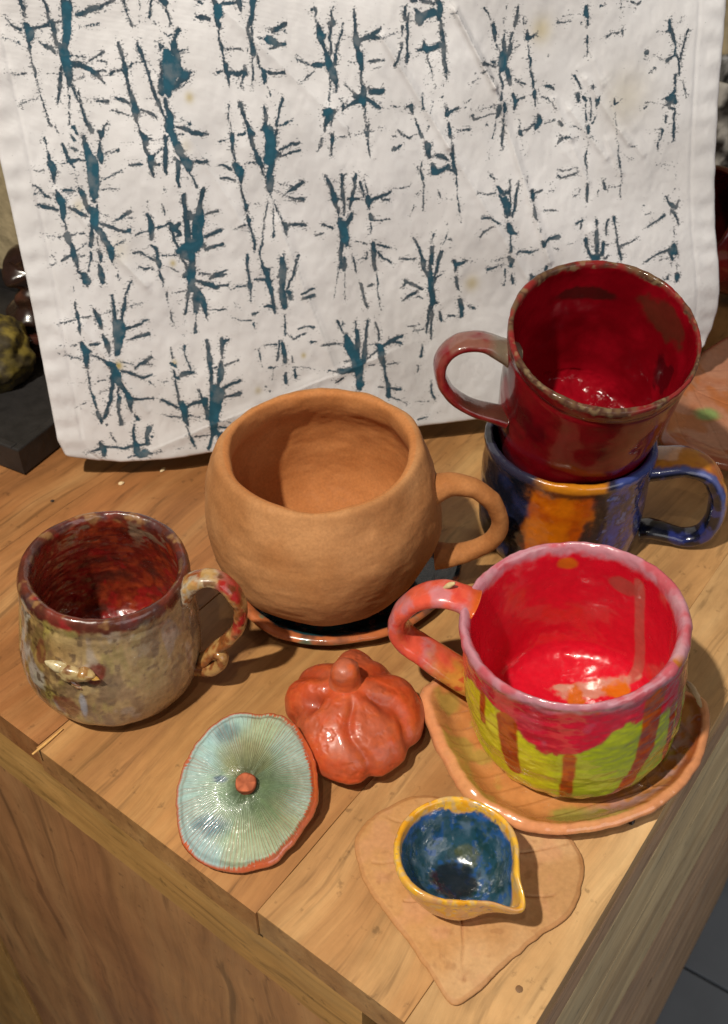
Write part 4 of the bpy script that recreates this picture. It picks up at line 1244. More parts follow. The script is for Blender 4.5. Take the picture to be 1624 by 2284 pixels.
# --- pink and lime mug
LB, LF = np.array([10.25, 30.45, .68]), frame(-8, 0)
lime = tag(empty('mug', LB, LF), 'glossy pink-red mug with lime green lower half and orange drips, on a leaf saucer', 'mug')
ORG = rgb(196, 92, 16, .8); RED = rgb(216, 16, 42, .8)
def lime_wob(g):
    h = g['z']; o = 1-g['inn']
    w = 0.22*(fbm(g['p'], 0.25, 3, 5)-.5)+0.07*(fbm(g['p'], .9, 3, 6)-.5)+0.05*np.cos(2*g['t']-.5)
    w = w+o*0.03*np.sin(g['t']*22+16*fbm(g['p'], .5, 2, 9))*ss(1.3, .3, h)*ss(-.2, .6, np.cos(g['t']-D(-85)))+g['inn']*(h < 1.2)*.12*(fbm(g['p'], 1.4, 3, 17)-.5)+g['inn']*ss(3.2, 1.8, h)*.10*(fbm(g['p'], .9, 3, 16)-.5)+o*0.10*(fbm(g['p']*[1, 1, 2.2], 1.3, 4, 19)-.5)*ss(.3, 1.2, h)+o*0.03*np.sin(h*4.2+7*fbm(g['p'], .5, 3, 2)+g['t'])*ss(5, 1, h)
    return w+0.16*patch(g, D(-67), 4.6, 1.6, .5)*o*0+0.10*(fbm(g['p'], 2.0, 3, 15)-.5)*ss(7.0, 7.6, h)
LD = [(-133, 5.6, -131, 2.2, 1.05, .8), (-100, 4.4, -103, 1.1, .5, .6), (-55, 7.1, -60, 3.6, 1.1, 1.0), (-60, 3.6, -75, .3, .8, .8), (-30, 7.0, -33, 3.4, .9, .7), (-40, 5.2, -42, .8, .5, .45), (-18, 6.6, -20, 2.6, .7, .6), (-150, 6.2, -150, 4.4, .4, .4)]
def lime_col(g):
    p = g['p']; n1 = fbm(p, .8, 4, 1); n2 = fbm(p, 2.5, 3, 2); h = g['z']; t = g['t']; o = 1-g['inn']
    green = mixc(rgb(190, 184, 20, 1.0), rgb(210, 202, 44, 1.0), ss(.35, .7, n1)); green = mixc(green, rgb(140, 172, 44, .8), ss(.3, .6, np.cos(t-D(-45)))*.6)
    zb = 5.15+.45*np.sin(t*5+1.3)+1.7*(fbm(np.stack([np.cos(t), np.sin(t), t*0], -1), 3, 3, 4)-.5)+.6*ss(-.4, -1, np.cos(t))
    pink = mixc(rgb(206, 30, 56, .9), rgb(206, 96, 110, .8), ss(.5, .75, n1)*.5*ss(4.4, 6.8, h)); pink = mixc(pink, rgb(186, 96, 120, .8), ss(.58, .72, fbm(p, 1.1, 3, 18))*.5)
    c = mixc(green, pink, ss(-.05, .05, h-zb+(n2-.5)*.7)); edge = np.exp(-((h-zb+(n2-.5)*.7)/.10)**2); c = mixc(c, rgb(150, 110, 60), edge*.45)
    for d in LD:
        m = drip(g, D(d[0]), d[1], D(d[2]), d[3], d[4], d[5])*o; oc = mixc(rgb(190, 84, 16, .8), rgb(166, 56, 18, .8), ss(.4, .65, n2)); c = mixc(c, oc, m)
    inner = mixc(RED, rgb(222, 28, 48, .85), n1); 
    st = drip(g, D(38), 6.6, D(30), 1.0, .55, .65, 4.4)*g['inn']; inner = mixc(inner, rgb(190, 98, 84, .8), st*.85)
    inner = mixc(inner, rgb(176, 80, 70, .8), g['inn']*patch(g, D(48), 6.0, .8, .5, 4.4, 6)*.8); inner = mixc(inner, rgb(190, 92, 24), g['inn']*patch(g, D(84), 6.7, .55, .4, 4.4, 7))
    inner = mixc(inner, rgb(206, 130, 110), g['inn']*ss(6.6, 7.4, h)*ss(.5, .66, n1)*.5)
    x, y = g['V'][..., 0], g['V'][..., 1]; fl = g['inn']*(h < 1.6)
    for cx, cy, rx, ry, cc in ((1.2, 1.6, 1.9, .55, (206, 140, 120)), (.3, 1.3, .4, .75, (206, 104, 20)), (2.3, 1.35, .65, .5, (214, 110, 22)), (-.2, 1.9, .5, .25, (206, 150, 130))):
        inner = mixc(inner, rgb(*cc, .85), fl*ss(1.2, .7, np.sqrt(ell(x, y, cx, cy, rx, ry))+(n2-.5)*1.3))
    c = mixc(c, inner, g['inn'])
    lil = mixc(rgb(198, 134, 148, .85), rgb(206, 84, 96, .8), ss(.48, .66, fbm(p, 1.1, 3, 45))*.8); lil = mixc(lil, rgb(196, 118, 50, .8), ss(.66, .72, fbm(p, 1.0, 3, 44))); lil = mixc(lil, rgb(200, 150, 160, .85), ss(.5, .7, n1))
    return mixc(c, lil, ss(7.1, 7.5, h+(n2-.5)*.5))
LPR = [(0, 0), (2.2, 0), (3.85, .05), (4.45, .42), (4.82, 1.4), (4.98, 3), (5.0, 4.8), (4.92, 6.3), (4.95, 7.2), (4.98, 7.6), (4.84, 7.85), (4.68, 7.82), (4.52, 7.5), (4.44, 6.5), (4.35, 4.5), (4.25, 2.0), (3.95, 1.1), (3.3, .72), (2.0, .6), (0, .58)]
vessel(lime, 'body', LPR, lime_wob, lime_col, GLAZE, 460, 380)
def lime_h(g):
    n = fbm(g['p'], 1.2, 4, 51); n2 = fbm(g['p'], 2.8, 3, 52)
    c = mixc(rgb(226, 92, 70, .88), rgb(208, 124, 128, .86), ss(.45, .65, n)); c = mixc(c, rgb(216, 56, 54, .82), ss(.58, .74, n2)*.5)
    c = mixc(c, rgb(206, 136, 60, .85), ss(.68, .86, g['s']+(n-.5)*.3)); c = mixc(c, rgb(196, 60, 44, .8), ss(.72, .9, g['s'])*ss(.5, .62, n2)*.8)
    return mixc(c, rgb(200, 90, 30), ss(.06, .0, g['s']))
handle(lime, LB, LF, [(1058, 1352, .95, .5), (1030, 1335, .8, .42), (985, 1324, .84, .42), (938, 1332, .82, .42), (900, 1360, .82, .44), (888, 1394, .84, .44), (906, 1425, .86, .46), (948, 1453, .9, .48), (995, 1485, .95, .5), (1045, 1515, .95, .5), (1075, 1530, .9, .5)], 162, LB, GLAZE, lime_h, seed=4)

# --- terracotta mug
TB, TF = np.array([-2.25, 40.9, 0.95]), frame(0, 0)
terra = tag(empty('mug', TB, TF), 'large round unglazed terracotta mug standing on the dark teal saucer', 'mug')
def terra_wob(g):
    rim = ss(7.6, 8.6, g['z'])
    return .50*(fbm(g['p'], .22, 3, 61)-.5)+.22*(fbm(g['p'], .55, 2, 62)-.5)+.05*(fbm(g['p']*[1, 1, 2.5], 1.1, 3, 60)-.5)+.03*(fbm(g['p'], 2.2, 3, 63)-.5)+.12*rim*(fbm(g['p'], .5, 2, 64)-.5)
def terra_col(g):
    p = g['p']; n1 = fbm(p, .5, 4, 65); n2 = fbm(p, 3.0, 3, 66)
    c = mixc(rgb(178, 122, 74, .83), rgb(190, 136, 88, .86), ss(.3, .7, n1)); c = mixc(c, rgb(168, 108, 60, .82), ss(.5, .75, fbm(p, .45, 3, 67))*.35)
    c = mixc(c, rgb(196, 128, 70, .85)*[1, .88, .8], g['inn']*.55); return c*(0.94+.12*n2)[..., None]
TPR = [(0, 0), (2.4, 0), (3.5, .12), (4.7, .8), (5.75, 2.1), (6.25, 3.7), (6.28, 5.0), (6.1, 6.2), (5.78, 7.35), (5.38, 8.3), (5.15, 8.8), (4.95, 8.9), (4.7, 8.72), (4.8, 7.8), (5.4, 6.3), (5.5, 4.6), (5.2, 2.8), (4.2, 1.5), (2.4, 1.0), (0, .9)]
def terra_xf(x, y, z, g):
    return x, y, z+ss(5, 8.5, g['z'])*(.18*np.cos(g['t']-D(60))+.08*np.cos(2*g['t']))
vessel(terra, 'body', TPR, terra_wob, terra_col, CLAY, 400, 320, terra_xf)
handle(terra, TB, TF, [(930, 1100, 1.3, 1.05), (962, 1092, .98, .80), (1008, 1080, .70, .56), (1060, 1090, .58, .48), (1100, 1122, .54, .46), (1115, 1165, .54, .46), (1100, 1200, .56, .46), (1060, 1224, .6, .48), (1010, 1238, .74, .54), (970, 1240, .95, .66)], -4, TB, CLAY, lambda g: mixc(rgb(186, 124, 72, .83), rgb(172, 110, 60, .82), ss(.4, .7, fbm(g['p'], .8, 3, 68))), seed=7, ex=2.1, rough=.07)

# --- speckled cream mug with a bird
MB, MF = np.array([-12.95, 34.4, 0.02]), frame(5, 0)
cream = tag(empty('mug', MB, MF), 'speckled cream and brown mug with a small bird relief and a curled handle end', 'mug')
def cream_wob(g):
    o = 1-g['inn']
    w = .22*(fbm(g['p'], .3, 3, 71)-.5)+.09*(fbm(g['p'], 1.1, 3, 72)-.5)+.03*(fbm(g['p'], 3.5, 3, 73)-.5)
    w = w+g['inn']*.10*(fbm(g['p']*[1, 1, 2.5], 1.4, 3, 74)-.5)-.04*o*np.exp(-((g['z']-6.9)/.2)**2)
    return w+o*.10*patch(g, D(-102), 4.2, 1.2, 1.3, 4.4, 8)*(fbm(g['p'], 1.8, 3, 75)-.35)*2
def cream_col(g):
    p = g['p']; ps = p*[1, 1, .45]; n1 = fbm(p, .7, 4, 76); n2 = fbm(p, 2.6, 4, 77); n3 = fbm(ps, 1.5, 4, 78); h = g['z']; t = g['t']
    c = mixc(rgb(166, 132, 80, .86), rgb(192, 162, 106, .9), ss(.35, .7, n1)); c = mixc(c, rgb(166, 152, 62, .75), ss(.48, .62, n3)*.7*ss(.2, .9, np.cos(t-D(-115))))
    c = mixc(c, rgb(190, 182, 180, .85), ss(.6, .7, fbm(ps, 1.2, 3, 79))*.6); c = mixc(c, rgb(122, 88, 60, .75), ss(.5, .64, fbm(ps, 1.9, 4, 80))*.75); c = mixc(c, rgb(92, 62, 36, .7), ss(.62, .7, n2)*.75)
    c = mixc(c, rgb(160, 140, 120, .8), ss(-.1, .9, np.cos(t-D(-35)))*.5)
    red = patch(g, D(-88), 4.9, .5, .7, 4.4, 9, 1.5)*.85+patch(g, D(-108), 2.4, .7, .8, 4.4, 11, 1.5)*.7+patch(g, D(-126), 5.4, .35, .9, 4.4, 12)*.6; c = mixc(c, rgb(120, 44, 36, .8), np.clip(red, 0, 1))
    c = mixc(c, rgb(176, 176, 186, .8), patch(g, D(-97), 2.7, .2, .9, 4.4, 13)*.8); c = mixc(c, rgb(60, 44, 34), patch(g, D(-104), 4.4, 1.1, .25, 4.4, 14)*.6)
    inner = mixc(rgb(116, 34, 22, .75), rgb(150, 58, 30, .75), ss(.35, .65, n2)); inner = mixc(inner, rgb(84, 40, 30, .7), ss(.5, .7, n1)); inner = mixc(inner, rgb(150, 26, 28, .75), ss(.55, .66, fbm(p, 1.5, 3, 81))*.7)
    inner = mixc(inner, rgb(146, 120, 96, .7), ss(.58, .7, fbm(p*[1, 1, 2], 1.3, 3, 82))*ss(5.0, 7.0, h)*.8)
    x, y = g['V'][..., 0], g['V'][..., 1]; inner = mixc(inner, rgb(214, 184, 120, .9), (h < 4.2)*ss(1.2, .7, np.sqrt(ell(x, h+y*.3, 1.6, 1.5, 1.1, .9))+(n2-.5)*1.4)*(y > -.5)*(x > 0))  # cream patch on the inner floor, with the lit spot put into its colour
    inner = mixc(inner, rgb(170, 24, 30, .8), (h < 3.5)*ss(1.3, .7, np.sqrt(ell(x, y, .6, 1.2, 1.6, 1.6))+(n1-.5)*1.2)*.6)
    c = mixc(c, inner, g['inn'])
    rim = mixc(rgb(94, 48, 36, .8), rgb(128, 56, 44, .8), ss(.4, .7, fbm(p, 1.2, 3, 89))); rim = mixc(rim, rgb(160, 120, 76, .8), ss(.58, .7, fbm(p, 1.8, 3, 83))*.7); rim = mixc(rim, rgb(166, 40, 46, .8), ss(.6, .7, n1)*.7); rim = mixc(rim, rgb(66, 48, 50), ss(.58, .66, fbm(p, 1.2, 3, 84))*.6)
    return mixc(c, rim, ss(7.15, 7.5, h+(n2-.5)*.7+g['inn']*-.2))
MPR = [(0, 0), (1.8, 0), (2.9, .1), (4.05, .75), (4.42, 1.9), (4.46, 3.2), (4.28, 4.8), (4.08, 6.1), (4.03, 6.9), (3.98, 7.5), (3.84, 7.84), (3.6, 7.9), (3.4, 7.6), (3.4, 6.8), (3.65, 5.2), (3.8, 3.4), (3.5, 1.7), (2.4, .9), (0, .7)]
vessel(cream, 'body', MPR, cream_wob, cream_col, GLAZE_ROUGH, 420, 340)
def cream_h(g):
    n = fbm(g['p'], 1.4, 4, 85); n2 = fbm(g['p'], 3.0, 3, 86)
    c = mixc(rgb(190, 150, 92, .85), rgb(150, 86, 42, .8), ss(.45, .65, n)); c = mixc(c, rgb(176, 36, 36, .8), ss(.5, .6, fbm(g['p'], 1.0, 3, 87))*ss(.12, .3, g['s'])*ss(.75, .5, g['s'])); c = mixc(c, rgb(186, 172, 150, .8), ss(.35, .1, g['s'])*ss(.4, .55, n2)); return mixc(c, rgb(110, 62, 30, .8), ss(.58, .7, n2)*.8)
handle(cream, MB, MF, [(405, 1330, .7, .5), (432, 1298, .62, .4), (470, 1290, .55, .33), (508, 1308, .52, .31), (534, 1348, .52, .3), (535, 1392, .52, .3), (512, 1424, .5, .3), (482, 1446, .48, .28), (456, 1470, .5, .3), (436, 1490, .5, .3)], -9, MB, GLAZE_ROUGH, cream_h, seed=9, rough=.09)
handle(cream, MB, MF, [(438, 1492, .36, .32), (458, 1494, .38, .32), (478, 1490, .40, .32), (494, 1478, .40, .30), (496, 1464, .36, .26), (486, 1458, .30, .22), (480, 1466, .2, .14)], -12, MB, GLAZE_ROUGH, lambda g: mixc(rgb(180, 140, 86, .84), rgb(136, 80, 44, .8), ss(.42, .6, fbm(g['p'], 2.5, 3, 88))), seed=3, ns=80, nc=26, name='handle_curl')
# bird relief: plump body, head with beak, wing, tail, standing proud of the wall
def bird():
    az = D(-102); cb = np.array([math.cos(az), math.sin(az), 0]); tb = np.array([-math.sin(az), math.cos(az), 0]); zb = np.array([0, 0, 1.0])
    Vs, Fs, Cs, off = [], [], [], 0
    def blob(cx, cz, rx, rz, rd, rot, pw, c, seed):
        nonlocal off
        u, v = np.meshgrid(np.linspace(0, 2*np.pi, 40, endpoint=False), np.linspace(0.02, np.pi-.02, 24)); x = np.cos(v); y = np.sin(v)*np.cos(u); z = np.sin(v)*np.sin(u)
        tap = 1-pw*x; X, Z, Y = x*rx, y*rz*tap, z*rd*tap; c_, s_ = math.cos(rot), math.sin(rot); X, Z = X*c_-Z*s_, X*s_+Z*c_
        P = cb*(4.34+Y[..., None]*1.0)+tb*(cx+X)[..., None]+zb*(cz+1.35+Z)[..., None]; P = P+(fbm(P, 3, 3, seed)-.5)[..., None]*.12
        n = fbm(P, 4, 3, seed+1); Vs.append(P.reshape(-1, 3)); Cs.append(mixc(rgb(*c[0], .85), rgb(*c[1], .8), ss(.4, .65, n)).reshape(-1, 3)); Fs.append(gridF(24, 40, True)[:, ::-1]+off); off += P.reshape(-1, 3).shape[0]
    cr = ((190, 166, 116), (128, 88, 56))
    blob(.1, 3.55, .85, .42, .34, .05, .25, cr, 1); blob(.72, 3.66, .42, .30, .36, -.1, .35, ((190, 164, 112), (160, 116, 66)), 2); blob(1.15, 3.56, .26, .08, .14, -.2, .6, ((196, 150, 74), (150, 100, 40)), 3)
    blob(-.62, 3.78, .7, .24, .24, -.25, -.3, ((206, 190, 150), (176, 150, 100)), 4); blob(-.1, 3.1, .55, .14, .25, -.55, .1, ((150, 100, 70), (110, 70, 50)), 5); blob(.2, 2.75, .4, .1, .2, -.7, .2, ((190, 160, 110), (130, 90, 60)), 6)
    mesh('bird_relief', np.concatenate(Vs), np.concatenate(Fs), GLAZE_ROUGH, cream, np.concatenate(Cs))
bird()

# --- blue and orange mug, and the red mug nested in it
BB, BF = np.array([11.6, 45.5, 0.02]), frame(0, 0)
blue = tag(empty('mug', BB, BF), 'dark blue mug with orange bands and a thick blue handle, under the red mug', 'mug')
def blue_col(g):
    p = g['p']; n1 = fbm(p, .8, 4, 91); n2 = fbm(p, 2.6, 3, 92); t = g['t']; h = g['z']; td = np.degrees(t); td = np.where(td > 180, td-360, td)+(fbm(p*[1, 1, .3], 1.0, 3, 98)-.5)*24+(n2-.5)*7
    navy = mixc(rgb(20, 22, 34, .9), rgb(34, 40, 72, .9), ss(.45, .7, n1)); org = mixc(rgb(200, 106, 12, .8), rgb(176, 76, 10, .8), ss(.4, .7, n1)); cob = mixc(rgb(48, 60, 138, .8), rgb(26, 30, 72, .8), ss(.4, .62, n2))
    c = navy.copy(); c = mixc(c, org, ss(-126, -118, td)*ss(-76, -84, td)); c = mixc(c, rgb(52, 34, 22), ss(-84, -79, td)*ss(-68, -73, td)*.85); c = mixc(c, cob, ss(-74, -66, td)*ss(30, 10, td))
    c = mixc(c, rgb(22, 22, 40), ss(.55, .66, fbm(p*[1, 1, .5], 1.1, 3, 93))*.8*(td > -66)); c = mixc(c, rgb(120, 130, 190, .8), ss(.62, .7, n2)*.5*(td > -72))
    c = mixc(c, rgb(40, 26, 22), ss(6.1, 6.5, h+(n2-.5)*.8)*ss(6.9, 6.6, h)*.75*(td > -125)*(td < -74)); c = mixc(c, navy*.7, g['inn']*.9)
    rim = mixc(rgb(40, 40, 58), rgb(204, 128, 30, .85), ss(-122, -110, td)*ss(-70, -78, td)); rim = mixc(rim, rgb(70, 86, 160, .8), ss(-68, -62, td)*ss(60, 30, td)*.8)
    return mixc(c, rim, ss(6.6, 6.85, h))
BPR = [(0, 0), (3.0, 0), (4.1, .1), (4.6, .7), (4.75, 2), (4.75, 4), (4.72, 6.1), (4.8, 6.85), (4.72, 7.15), (4.5, 7.2), (4.32, 7.0), (4.25, 6.0), (4.25, 3), (4.0, 1.2), (3.2, .7), (0, .6)]
vessel(blue, 'body', BPR, lambda g: .2*(fbm(g['p'], .3, 3, 94)-.5)+.12*(fbm(g['p'], 1.2, 3, 95)-.5), blue_col, GLAZE, 400, 300)
def blue_h(g):
    n = fbm(g['p'], 1.2, 4, 96); n2 = fbm(g['p'], 2.8, 3, 97); s = g['s']
    out = g['sx']; top = ss(.1, .5, out)
    c = mixc(rgb(14, 16, 28, .9), rgb(42, 52, 118, .85), ss(.5, .66, n)*.8)
    c = mixc(c, mixc(rgb(206, 132, 44, .85), rgb(186, 104, 60, .8), ss(.4, .65, n)), top*ss(.5, .4, s+(n2-.5)*.1)*ss(.85, .6, np.abs(g['cx'])+(n2-.5)*.3))
    c = mixc(c, rgb(98, 108, 170, .8), ss(.62, .85, np.abs(g['cx'])+(n2-.5)*.25)*top*ss(.7, .5, s)); return c
handle(blue, BB, BF, [(1440, 1035, 1.4, .6), (1478, 1032, 1.35, .55), (1530, 1030, 1.25, .5), (1578, 1050, 1.1, .5), (1600, 1095, .9, .52), (1596, 1145, .75, .52), (1570, 1186, .7, .5), (1530, 1198, .68, .44), (1490, 1188, .7, .42), (1450, 1178, .8, .45), (1425, 1180, .8, .45)], -10, BB, GLAZE, blue_h, seed=12)
RB, RF = np.array([11.8, 46.45, 6.35]), frame(0.5, -20)
redm = tag(empty('mug', RB, RF), 'deep red glazed mug with a brown speckled rim, tipped forward in the blue mug', 'mug')
def red_col(g):
    p = g['p']; n1 = fbm(p, .6, 4, 101); n2 = fbm(p, 3.0, 3, 102); h = g['z']; t = g['t']
    c = mixc(rgb(120, 8, 20, .75), rgb(140, 16, 28, .75), ss(.35, .7, n1)); c = mixc(c, rgb(70, 12, 20, .8), ss(.52, .7, fbm(p, .6, 3, 103))*.6); c = mixc(c, rgb(150, 60, 50, .7), ss(.6, .75, fbm(p*[1, 1, 2], .7, 3, 104))*.25)
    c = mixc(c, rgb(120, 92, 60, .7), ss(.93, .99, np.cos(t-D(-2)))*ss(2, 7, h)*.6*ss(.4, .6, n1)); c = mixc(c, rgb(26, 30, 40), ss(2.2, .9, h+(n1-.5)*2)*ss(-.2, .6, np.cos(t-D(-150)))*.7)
    inner = mixc(rgb(120, 5, 18, .85), rgb(146, 10, 26, .85), ss(.35, .7, n1)); inner = mixc(inner, rgb(52, 22, 18), patch(g, D(92), 7.3, 1.7, .5, 4, 16, 1.7)*.8); inner = mixc(inner, rgb(70, 40, 26), patch(g, D(30), 7.6, 1.6, 1.0, 4, 17, 1.8)*.7); inner = mixc(inner, rgb(56, 6, 12), patch(g, D(12), 4.9, 1.0, 1.2, 4, 19, 1.0, 2.0)*.85)  # last patch: cast shadow on the right inner wall, put into the colour
    c = mixc(c, inner, g['inn'])
    rim = mixc(rgb(112, 86, 64, .8), rgb(84, 56, 46, .8), ss(.4, .6, n2)); rim = mixc(rim, rgb(140, 36, 40, .8), ss(.40, .6, fbm(p, 1.0, 3, 105))*.85); rim = mixc(rim, rgb(150, 130, 96, .8), ss(.62, .72, n2)*.6)
    return mixc(c, rim, ss(8.98, 9.16, h+(n2-.5)*.4))
RPR = [(0, 0), (2.8, 0), (3.85, .1), (4.28, .6), (4.42, 2), (4.52, 4), (4.6, 6), (4.68, 8), (4.78, 8.9), (4.78, 9.2), (4.66, 9.3), (4.5, 9.15), (4.42, 8.4), (4.2, 6), (4.0, 4), (3.75, 2), (3.3, 1.1), (2, .75), (0, .7)]
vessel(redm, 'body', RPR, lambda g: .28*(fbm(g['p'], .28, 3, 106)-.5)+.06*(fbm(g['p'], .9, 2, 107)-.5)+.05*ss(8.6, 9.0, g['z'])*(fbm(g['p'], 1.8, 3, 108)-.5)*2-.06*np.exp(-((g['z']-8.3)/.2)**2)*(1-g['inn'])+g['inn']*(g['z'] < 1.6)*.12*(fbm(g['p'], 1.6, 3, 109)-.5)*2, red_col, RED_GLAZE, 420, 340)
def red_h(g):
    n = fbm(g['p'], 1.0, 4, 111); n2 = fbm(g['p'], 3.0, 3, 112); s = g['s']
    c = mixc(rgb(126, 16, 26, .8), rgb(150, 52, 48, .75), ss(.42, .62, n)); c = mixc(c, rgb(140, 104, 88, .75), ss(.5, .66, fbm(g['p'], .9, 3, 113))*ss(-.1, .5, g['sx'])*ss(.6, .3, s)*.7); c = mixc(c, rgb(136, 128, 108, .75), ss(.20, .12, s)*.85)
    return mixc(c, rgb(56, 46, 34), ss(.6, .75, s)*ss(.0, .6, -g['sx'])*.8)
rp = RB+RF[2]*6.0
handle(redm, RB, RF, [(1148, 795, 1.05, .6), (1118, 780, .95, .48), (1072, 762, .85, .36), (1020, 768, .78, .32), (986, 800, .75, .32), (984, 842, .75, .32), (1010, 882, .75, .32), (1052, 908, .75, .32), (1095, 920, .8, .36), (1125, 930, .85, .45)], 184, rp, GLAZE, red_h, seed=15)

# ------------------------------------------------------------------ flat shapes given by an outline seen from above
def outline(pix, z, c, extra=(), proj=None):
    pts = [(at(u, v, z) if proj is None else proj(u, v)) for u, v in pix]; pts = [p[:2]-c for p in pts]+[np.asarray(e, float)-c for e in extra]
    a = np.array([math.atan2(p[1], p[0]) for p in pts]); r = np.array([math.hypot(*p) for p in pts]); o = np.argsort(a); a, r = a[o], r[o]
    def R(t):
        t = (np.asarray(t)+np.pi) % (2*np.pi)-np.pi; q = 0
        for d in (-.05, -.025, 0, .025, .05): q = q+np.interp(t+d, np.concatenate([a-2*np.pi, a, a+2*np.pi]), np.concatenate([r, r, r]))
        return q/5
    return R
def plate(R, zt, zb, nth, nr, colf, mat, name, B, fr=None, jit=0.04, parent=None, pw=0.8):
    # top surface zt(rho, theta, x, y), underside zb; rounded rim between them
    t = np.linspace(0, 2*np.pi, nth, endpoint=False)[None]; rho = (np.linspace(0.004, 1, nr)**pw)[:, None]
    Rt = R(t)+jit*2*(fbm(np.stack([np.cos(t)*3, np.sin(t)*3, t*0], -1), 2.2, 4, 33)-.5)
    x, y = rho*Rt*np.cos(t), rho*Rt*np.sin(t); T_ = zt(rho+0*t, t+0*rho, x, y)
    rb = rho[::-1]; xb, yb = rb*Rt*np.cos(t), rb*Rt*np.sin(t); B_ = zb(rb+0*t, t+0*rb, xb, yb)
    mid = []
    for q in (0.25, 0.5, 0.75):
        k = 1+0.5*math.sin(math.pi*q)*np.clip((T_[-1]-B_[0])/Rt[0], 0, .3); mid.append(np.stack([x[-1]*k, y[-1]*k, T_[-1]*(1-q)+B_[0]*q], -1)[None])
    V = np.concatenate([np.stack([x, y, T_], -1)]+mid+[np.stack([xb, yb, B_], -1)], 0)
    rr = np.concatenate([rho[:, 0], [1.0, 1.01, 1.0], rb[:, 0]]); g = dict(rho=np.broadcast_to(rr[:, None], V.shape[:2]), t=np.broadcast_to(t, V.shape[:2]), V=V, p=V, top=np.broadcast_to((np.arange(len(rr)) < nr)[:, None], V.shape[:2]))
    col = np.clip(colf(g), 0, 1); m = V.shape[0]
    o = mesh(name, V.reshape(-1, 3), gridF(m, nth, True), mat, parent, col.reshape(-1, 3))
    from mathutils import Matrix
    M = Matrix.Identity(4)
    if fr is not None:
        for c in range(3):
            for r in range(3): M[r][c] = fr[c][r]
    for r in range(3): M[r][3] = B[r]*CM
    o.matrix_world = M; return o

# --- leaf saucer under the pink mug
sc = at(1275, 1680, .6)[:2]
sR = outline([(948, 1556), (956, 1590), (978, 1650), (1010, 1710), (1040, 1765), (1075, 1800), (1130, 1830), (1200, 1850), (1300, 1846), (1400, 1822), (1480, 1782), (1535, 1725), (1566, 1650), (1572, 1590), (1555, 1560)], .9, sc, [sc+np.array([5.6, 3.3]), sc+np.array([4.2, 4.9]), sc+np.array([1, 5.6]), sc+np.array([-2.5, 5.3]), sc+np.array([-5.0, 4.6])])
def vein(x, y, ang, sp):
    c, s = math.cos(ang), math.sin(ang); u, v = x*c+y*s, -x*s+y*c; w = u-np.abs(v)*.9
    return np.exp(-(v/.06)**2)+.7*np.exp(-((((w/sp)+.5) % 1-.5)*sp/.07)**2)
def s_top(rho, t, x, y): return .55+.75*ss(.72, 1.0, rho)**1.3+.16*(fbm(np.stack([x, y, x*0], -1), .6, 3, 41)-.5)+.10*(fbm(np.stack([x*.6+y*.4, (y-x*.5)*2.2, x*0], -1), 1.0, 4, 40)-.5)+.08*(fbm(np.stack([x, y, x*0], -1), 1.6, 3, 39)-.5)*ss(.8, .95, rho)*2+.06*vein(x, y, D(150), 1.3)*ss(1, .9, rho)+.25*ss(-.2, -1, np.cos(t-D(0)))*ss(.8, 1, rho)
def s_bot(rho, t, x, y): return .04+.72*ss(.80, 1.0, rho)**1.3
def s_col(g):
    p = g['V']; n1 = fbm(p, .5, 4, 42); n2 = fbm(p, 2.2, 3, 43); x, y = p[..., 0], p[..., 1]
    c = mixc(rgb(190, 116, 60, .85), rgb(206, 140, 84, .85), ss(.35, .7, n1)); c = mixc(c, rgb(170, 156, 70, .8), ss(.55, .68, fbm(p, .7, 3, 44))*.6); c = mixc(c, rgb(140, 150, 66, .8), ss(1.3, .6, np.sqrt(ell(x, y, .3, -3.5, 1.8, .6))+(n2-.5))*.7)
    c = mixc(c, rgb(196, 150, 140, .85), ss(.2, 1.0, np.cos(g['t']-D(-20)))*ss(.6, .8, g['rho'])*ss(.97, .85, g['rho'])*ss(.35, .6, n2)); c = mixc(c, rgb(140, 64, 30, .8), ss(.88, .93, g['rho'])*ss(1, .96, g['rho'])*ss(.3, 1, np.cos(g['t']-D(10)))*.8)
    c = mixc(c, rgb(120, 70, 34, .8), vein(x, y, D(150), 1.3)*.35*g['top']); return mixc(c, rgb(222, 150, 106, .9), ss(.955, .985, g['rho'])*.75)
saucer = tag(plate(sR, s_top, s_bot, 420, 130, s_col, GLAZE, 'leaf_saucer', [sc[0], sc[1], 0], jit=.10), 'orange-tan leaf-shaped saucer with a raised lip, under the pink and lime mug', 'saucer')
from mathutils import Matrix
def rod(name, P, r, mat, col, parent=None, nc=14, seed=0):
    S = spline(np.array(P, float), 40); t = np.gradient(S[:, :3], axis=0); t /= np.linalg.norm(t, axis=1)[:, None]; up = np.array([.13, .21, .97]); a = np.cross(t, up); a /= np.linalg.norm(a, axis=1)[:, None]; b = np.cross(a, t)
    an = np.linspace(0, 2*np.pi, nc, endpoint=False); rr = S[:, 3:4] if S.shape[1] > 3 else np.full((40, 1), r)
    V = S[:, None, :3]+a[:, None]*(rr*np.cos(an))[..., None]+b[:, None]*(rr*np.sin(an))[..., None]; V = V*1.0+(fbm(V, 4, 2, seed)-.5)[..., None]*.03
    c = np.broadcast_to(np.asarray(col, float), V.shape)*(0.8+.4*fbm(V, 3, 3, seed+1))[..., None]
    return mesh(name, V.reshape(-1, 3), [gridF(40, nc, True), np.arange(nc)[None, ::-1].copy(), (39*nc+np.arange(nc))[None]], mat, parent, np.clip(c, 0, 1).reshape(-1, 3))
_s = lambda u, v, z, r: [*(at(u, v, z)-np.array([sc[0], sc[1], 0])), r]
rod('leaf_stem', [_s(1572, 1596, 1.1, .16), _s(1560, 1570, 1.2, .2), _s(1543, 1535, 1.2, .18), _s(1530, 1520, 1.0, .12)], .2, GLAZE, rgb(206, 176, 140, .85), saucer)

